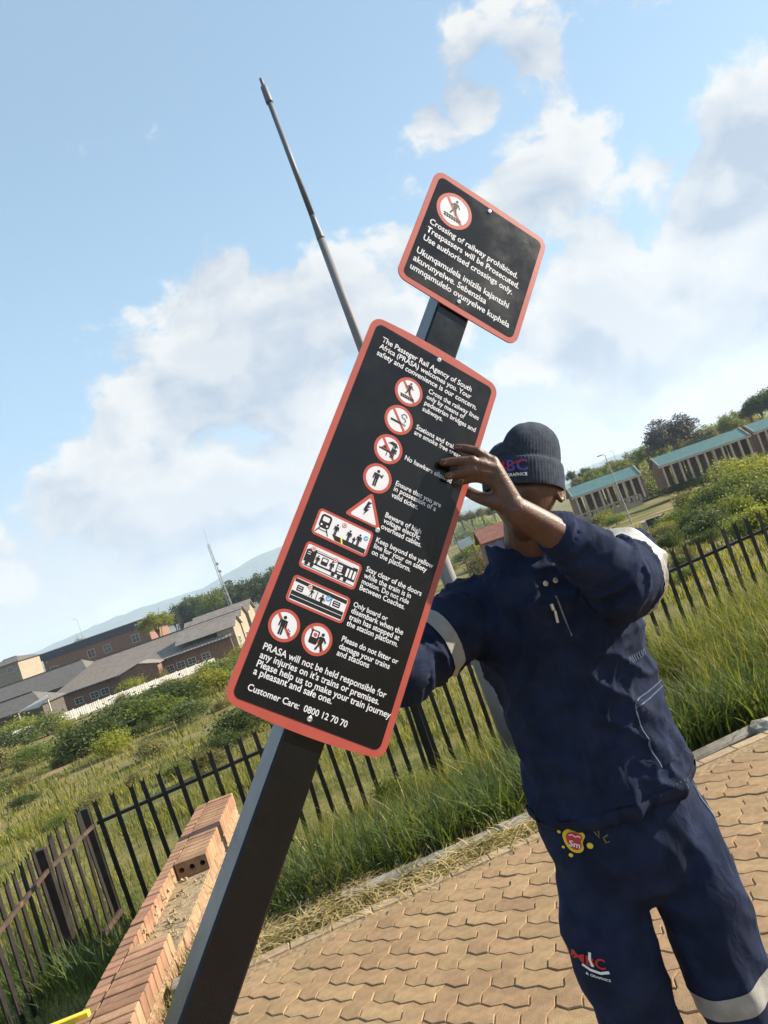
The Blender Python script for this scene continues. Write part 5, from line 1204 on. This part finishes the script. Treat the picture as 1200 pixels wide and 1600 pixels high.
# front flap and zip
zip_m = mat('zip_teeth', (.16, .16, .16), var=.2, scale=200, rough=.4, metallic=.6, bump=0)
zx = P(872, 960, 1.65).x
drape_grid('front_flap', bv_j, Vector((zx-.012, 2.03, 1.165)), XW, ZW, YW, .058, .42, 6, 34, .004, navy, jacket)
ribbon('zip', bv_j, Vector((zx+.012, 2.03, 0)), XW, ZW, YW, lin((0, 1.42), (0, 1.33), 16), .0035, zip_m, jacket, .005)
q1 = P(869, 958, 1.64); h = bv_j.ray_cast(Vector((q1.x, 1.62, q1.z)), YW)[0] or q1
b = MB(); b.box(h+Vector((0, -.010, .012)), (.009, .006, .016), bevel=.002); b.box(h+Vector((.001, -.009, -.010)), (.0065, .003, .028), Matrix.Rotation(.12, 3, 'Y'), bevel=.001); b.build('zip_pull', rivet_m, jacket)
for px, py in ((859, 913), (875, 908)):
    q1 = P(px, py, 1.64); h = bv_j.ray_cast(Vector((q1.x, 1.62, q1.z)), YW)[0] or q1; b = MB(); n = 14
    b.loft([[h+Vector((r*math.cos(2*math.pi*k/n), -z, r*math.sin(2*math.pi*k/n))) for k in range(n)] for r, z in ((.0062, .002), (.006, .0075), (.0035, .0078), (.003, .005))]); b.build('snap_button', rivet_m, jacket)
# side pocket with pale seams on the sunlit flank
dr = Vector((-.80, .60, 0)).normalized(); ex = Vector((.60, .80, 0)).normalized(); qo = P(1035, 1130, 1.70); 
pk = drape_grid('pocket', bv_j, qo, ex, ZW, dr, .125, .155, 12, 14, .0055, navy, jacket)
for path in (lin((-.06, .075), (.06, .079)), lin((-.060, .075), (-.058, -.075)), lin((-.06, .062), (.06, .066))): ribbon('seam', bv_j, qo, ex, ZW, dr, path, .0028, stitch, jacket, .0075)
for k in range(9): ribbon('bar_tack', bv_j, qo, ex, ZW, dr, lin((-.035+.007*k, .15), (-.033+.007*k, .165), 3), .0022, stitch, jacket, .004)
for k in range(12): ribbon('hem_gather', bv_j, qo, ex, ZW, dr, lin((-.055+.009*k, -.145), (-.053+.009*k, -.118), 4), .0026, stitch, jacket, .004)
ribbon('seam', bv_j, qo, ex, ZW, dr, lin((-.07, -.150), (.07, -.146)), .003, stitch, jacket, .004)
band_from(jm, [(Vector((0, 0, .953)), ZW)], lambda i, c: not limb[i] and c.z < .97, 'hem', navy, jacket, .004)

# --- trousers
tr = MB(); tr.loft([ell((cx, BY, z), a, b_, 36) for z, cx, a, b_ in ((.70, .283, .08, .07), (.74, .281, .150, .115), (.82, .281, .187, .128), (.90, .281, .186, .130), (.99, .283, .165, .115))])
for s_ in LEG:
    a, k_, f = [Vector(p) for p in LEG[s_]]; chain(tr, [a+Vector((0, 0, -.04)), Vector((k_.x+.004*s_, k_.y+.01, .66)), k_, k_.lerp(f, .5), f], [.098, .100, .089, .084, .080], 24, 4)
tm = remesh(tr, .0065, 4, 'trousers')
tn = [v.normal.copy() for v in tm.vertices]
for v, n_ in zip(tm.vertices, tn):
    p = v.co; f = ridged(Vector((p.x*10, p.y*9, p.z*4+p.x*3)))*.009 + ridged(Vector((p.x*16+p.z*7, p.y*14, p.z*9+4)))*.005 - .006
    v.co = p + n_*f
tm.materials.append(navy); tm.update(); trousers = link('trousers', tm, man_t); bv_t = bvh(tm)
for s_ in LEG:
    cxx = .283; zb = .468 if s_ > 0 else .405
    kx_ = LEG[s_][1][0]; no_ = Vector((-.10, 0, 1)).normalized()
    band_from(tm, [(Vector((kx_, 0, zb+.026)), no_), (Vector((kx_, 0, zb-.026)), -no_)], lambda i, c: (c.x-cxx)*s_ > 0 and abs(c.z-zb) < .08, 'reflective_band', reflect, trousers)
ribbon('seam', bv_t, Vector((0, 0, 0)), Vector((.3, .95, 0)), ZW, Vector((-.95, .3, 0)), lin((1.83, .90), (1.78, .40), 40), .004, stitch, trousers, .002)
# cloth badge at the hip: yellow outline, red heart of it, white letters
def drape_poly(name, pts, bv, o, ex, ey, dr, off, m_, parent): b = MB(); b.poly(drape_pts(pts, bv, o, ex, ey, dr, off)); return b.build(name, m_, parent)
bo = P(903, 1323, 1.66); tl = R(-25); ex = XW*math.cos(tl)+ZW*math.sin(tl); ex = XW*.92 - ZW*.39; ex.normalize(); ey = Vector((-ex.z, 0, ex.x)); 
yb = mat('badge_yellow', (.72, .55, .03), var=.05, rough=.6, bump=.1, bscale=400); rbm = mat('badge_red', (.55, .045, .035), var=.05, rough=.6, bump=.1, bscale=400); olv = mat('badge_olive', (.16, .15, .03), var=.1, rough=.8, bump=0); wht = mat('badge_white', (.75, .75, .75), var=.03, rough=.6, bump=0)
blu = mat('thread_blue', (.10, .10, .42), var=.1, scale=200, rough=.7, bump=.4, bscale=900); rdt = mat('thread_red', (.50, .035, .025), var=.1, scale=200, rough=.7, bump=.4, bscale=900)
badge = MB(); lob = [(.022, .018), (.006, .026), (-.014, .024), (-.024, .012), (-.022, -.002), (-.014, -.016), (-.002, -.026), (.012, -.024), (.020, -.012), (.014, .002)]
def smoothpoly(p, it=2):
    for _ in range(it): p = [q for i in range(len(p)) for q in (((p[i][0]*3+p[(i+1) % len(p)][0])/4, (p[i][1]*3+p[(i+1) % len(p)][1])/4), ((p[i][0]+p[(i+1) % len(p)][0]*3)/4, (p[i][1]+p[(i+1) % len(p)][1]*3)/4))]
    return p
bg_ = drape_poly('badge', smoothpoly(lob), bv_t, bo, ex, ey, YW, .004, yb, trousers)
drape_poly('badge_centre', smoothpoly([(x*.74, y*.74) for x, y in lob]), bv_t, bo, ex, ey, YW, .005, rbm, trousers)
for (cx, cy, r) in ((.030, -.002, .0065), (-.004, -.034, .0045), (-.030, .010, .0035), (-.020, -.020, .003)): drape_poly('badge_dot', [(cx+r*math.cos(k*.6), cy+r*math.sin(k*.6)) for k in range(10)], bv_t, bo, ex, ey, YW, .004, yb, trousers)
def drape_text(body, bv, o, ex, ey, dr, height, m_, parent, off=.003, xs=1.0, bold=.02, name='lettering'):
    me_ = text_mesh(body, bold); w0 = max(v.co.x for v in me_.vertices)/2
    for v in me_.vertices:
        p = o + ex*((v.co.x-w0)*height*xs) + ey*((v.co.y-.35)*height); h = bv.ray_cast(p - dr*.3, dr)[0]; v.co = (h if h else p) - dr*off
    me_.materials.clear(); me_.materials.append(m_); me_.update(); return link(name, me_, parent)
drape_text('Sm', bv_t, bo + ey*-.006, ex, ey, YW, .018, wht, trousers, .0065); ribbon('badge_trim', bv_t, bo, ex, ey, YW, [(-.012, .010), (-.006, .013), (0, .010), (.006, .013), (.011, .011)], .0022, wht, trousers, .0065)
ribbon('badge_trim', bv_t, bo, ex, ey, YW, [(.036, .030), (.046, .020), (.044, .034), (.036, .032)], .003, olv, trousers, .004); ribbon('badge_trim', bv_t, bo, ex, ey, YW, [(.062, .030), (.054, .022), (.060, .012), (.066, .016)], .003, olv, trousers, .004)
# thigh embroidery
lo = P(925, 1515, 1.66); ex2 = (XW*.965 - ZW*.26).normalized(); ey2 = Vector((-ex2.z, 0, ex2.x))
drape_text('MBC', bv_t, lo+ex2*.002, ex2, ey2, YW, .030, rdt, trousers, .003)
ribbon('embroidery', bv_t, lo, ex2, ey2, YW, [(.004, .020), (.003, .004), (.008, -.010)], .005, wht, trousers, .0045); ribbon('embroidery', bv_t, lo, ex2, ey2, YW, [(-.010, -.015), (.004, -.020), (.022, -.020), (.038, -.014)], .006, wht, trousers, .0035)
drape_text('& GRAPHICS', bv_t, lo+ex2*.018+ey2*-.032, ex2, ey2, YW, .008, wht, trousers, .003)
# --- boots
for s_ in LEG:
    f = Vector(LEG[s_][2]); d = Vector((.10*s_, -1, 0)).normalized(); sd_ = Vector((-d.y, d.x, 0)); b = MB(); n = 20
    def br(off, w_, l0, l1, z): return [f + d*((l1+l0)/2+(l1-l0)/2*math.cos(2*math.pi*k/n)) + sd_*(w_*math.sin(2*math.pi*k/n)) + Vector((0, 0, z-f.z)) for k in range(n)]
    b.loft([br(0, .050, -.075, .205, 0), br(0, .052, -.078, .208, .012), br(0, .052, -.078, .208, .028)]); bt = b.build('boot', rubber, man_t, smooth=False)
    b = MB(); b.loft([br(0, .048, -.072, .200, .026), br(0, .047, -.070, .19, .055), br(0, .044, -.068, .13, .085), br(0, .042, -.062, .075, .11), br(0, .045, -.060, .065, .16)]); b.build('upper', rubber, bt, smooth=True)
# --- beanie
b = MB(); NT_ = 224; prof_h = [(.020, .985), (.014, 1.03), (.012, 1.075), (.020, 1.095), (.045, 1.11), (.066, 1.105), (.074, 1.085), (.076, 1.05), (.080, 1.035), (.090, 1.045), (.104, 1.03), (.118, .985), (.130, .91), (.141, .80), (.149, .66), (.154, .48), (.1565, .28), (.157, .08)]
pf = []
for i in range(len(prof_h)-1):
    for k in range(3): t_ = k/3; pf.append((prof_h[i][0]*(1-t_)+prof_h[i+1][0]*t_, prof_h[i][1]*(1-t_)+prof_h[i+1][1]*t_))
pf.append(prof_h[-1]); rings = []
for (z, rf_) in pf:
    rg = []
    for k in range(NT_):
        a = 2*math.pi*k/NT_; cx, cy = math.sin(a), math.cos(a)          # cy towards the face
        up = sstep(.078, .13, z)
        rib = .00075*math.cos(a*75)*(1-.7*up)
        x = (.0815*rf_+rib)*cx; y = (.1025*rf_+rib)*cy; zz = z + .010*cy*(1-up)*.4
        # slack crown: a low lobe at one side, a taller one at the other, a crease between them
        lobe = up*(.020*cx + .006*math.sin(2*a+1.0)); crease = -.026*up*math.exp(-((cx+.42)/.20)**2)*(1 if True else 0)
        nz = noise.noise(Vector((cx*2.2, cy*2.2, z*22)))*.006*sstep(.06, .10, z)
        zz += lobe + crease*(.5+.5*rf_) + nz*.6; x *= 1+nz*3; y *= 1+nz*3; x += .004*up
        rg.append(Hd(x, y-.002, zz*.97-.0195))
    rings.append(rg)
b.loft(rings, cap=False); b.add(rings[-1], [tuple(range(NT_))])
hat = b.build('beanie', knit, man_t, smooth=True); hm = hat.data; bv_h = bvh(hm)
ho = P(797, 728, 1.62); hdr = (HC + hup*.06 - ho); hdr = (hdr - hup*hdr.dot(hup)).normalized(); hex_ = hdr.cross(hup).normalized()
for ch, dx, m_ in (('M', -.0225, rdt), ('B', .002, blu), ('C', .0255, blu)): drape_text(ch, bv_h, ho+hex_*dx, hex_, hup, hdr, .034, m_, hat, .0022, .98, .03)
ribbon('embroidery', bv_h, ho, hex_, hup, hdr, [(-.036, -.002), (-.026, -.009), (-.012, -.008), (.004, .002), (.020, .008), (.034, .009)], .0035, rdt, hat, .0036)
drape_text('& GRAPHICS', bv_h, ho+hex_*.010+hup*-.0205, hex_, hup, hdr, .0095, wht, hat, .0026, .95, .03)

# ================================================================ HAZE: the hot-day air over the valley
hb_ = MB(); hb_.box((0, 0, 135), (13600, 13600, 390)); hz_mat = bpy.data.materials.new('valley_air'); hz_mat.use_nodes = True
h_ = NT(hz_mat.node_tree); h_.n.clear(); pv = h_.new('ShaderNodeVolumePrincipled'); pv.inputs['Color'].default_value = (.66, .80, 1.0, 1); pv.inputs['Density'].default_value = .00018; pv.inputs['Anisotropy'].default_value = .1
h_.l.new(pv.outputs[0], h_.new('ShaderNodeOutputMaterial').inputs['Volume'])
hb_.build('haze', hz_mat, kind='stuff')
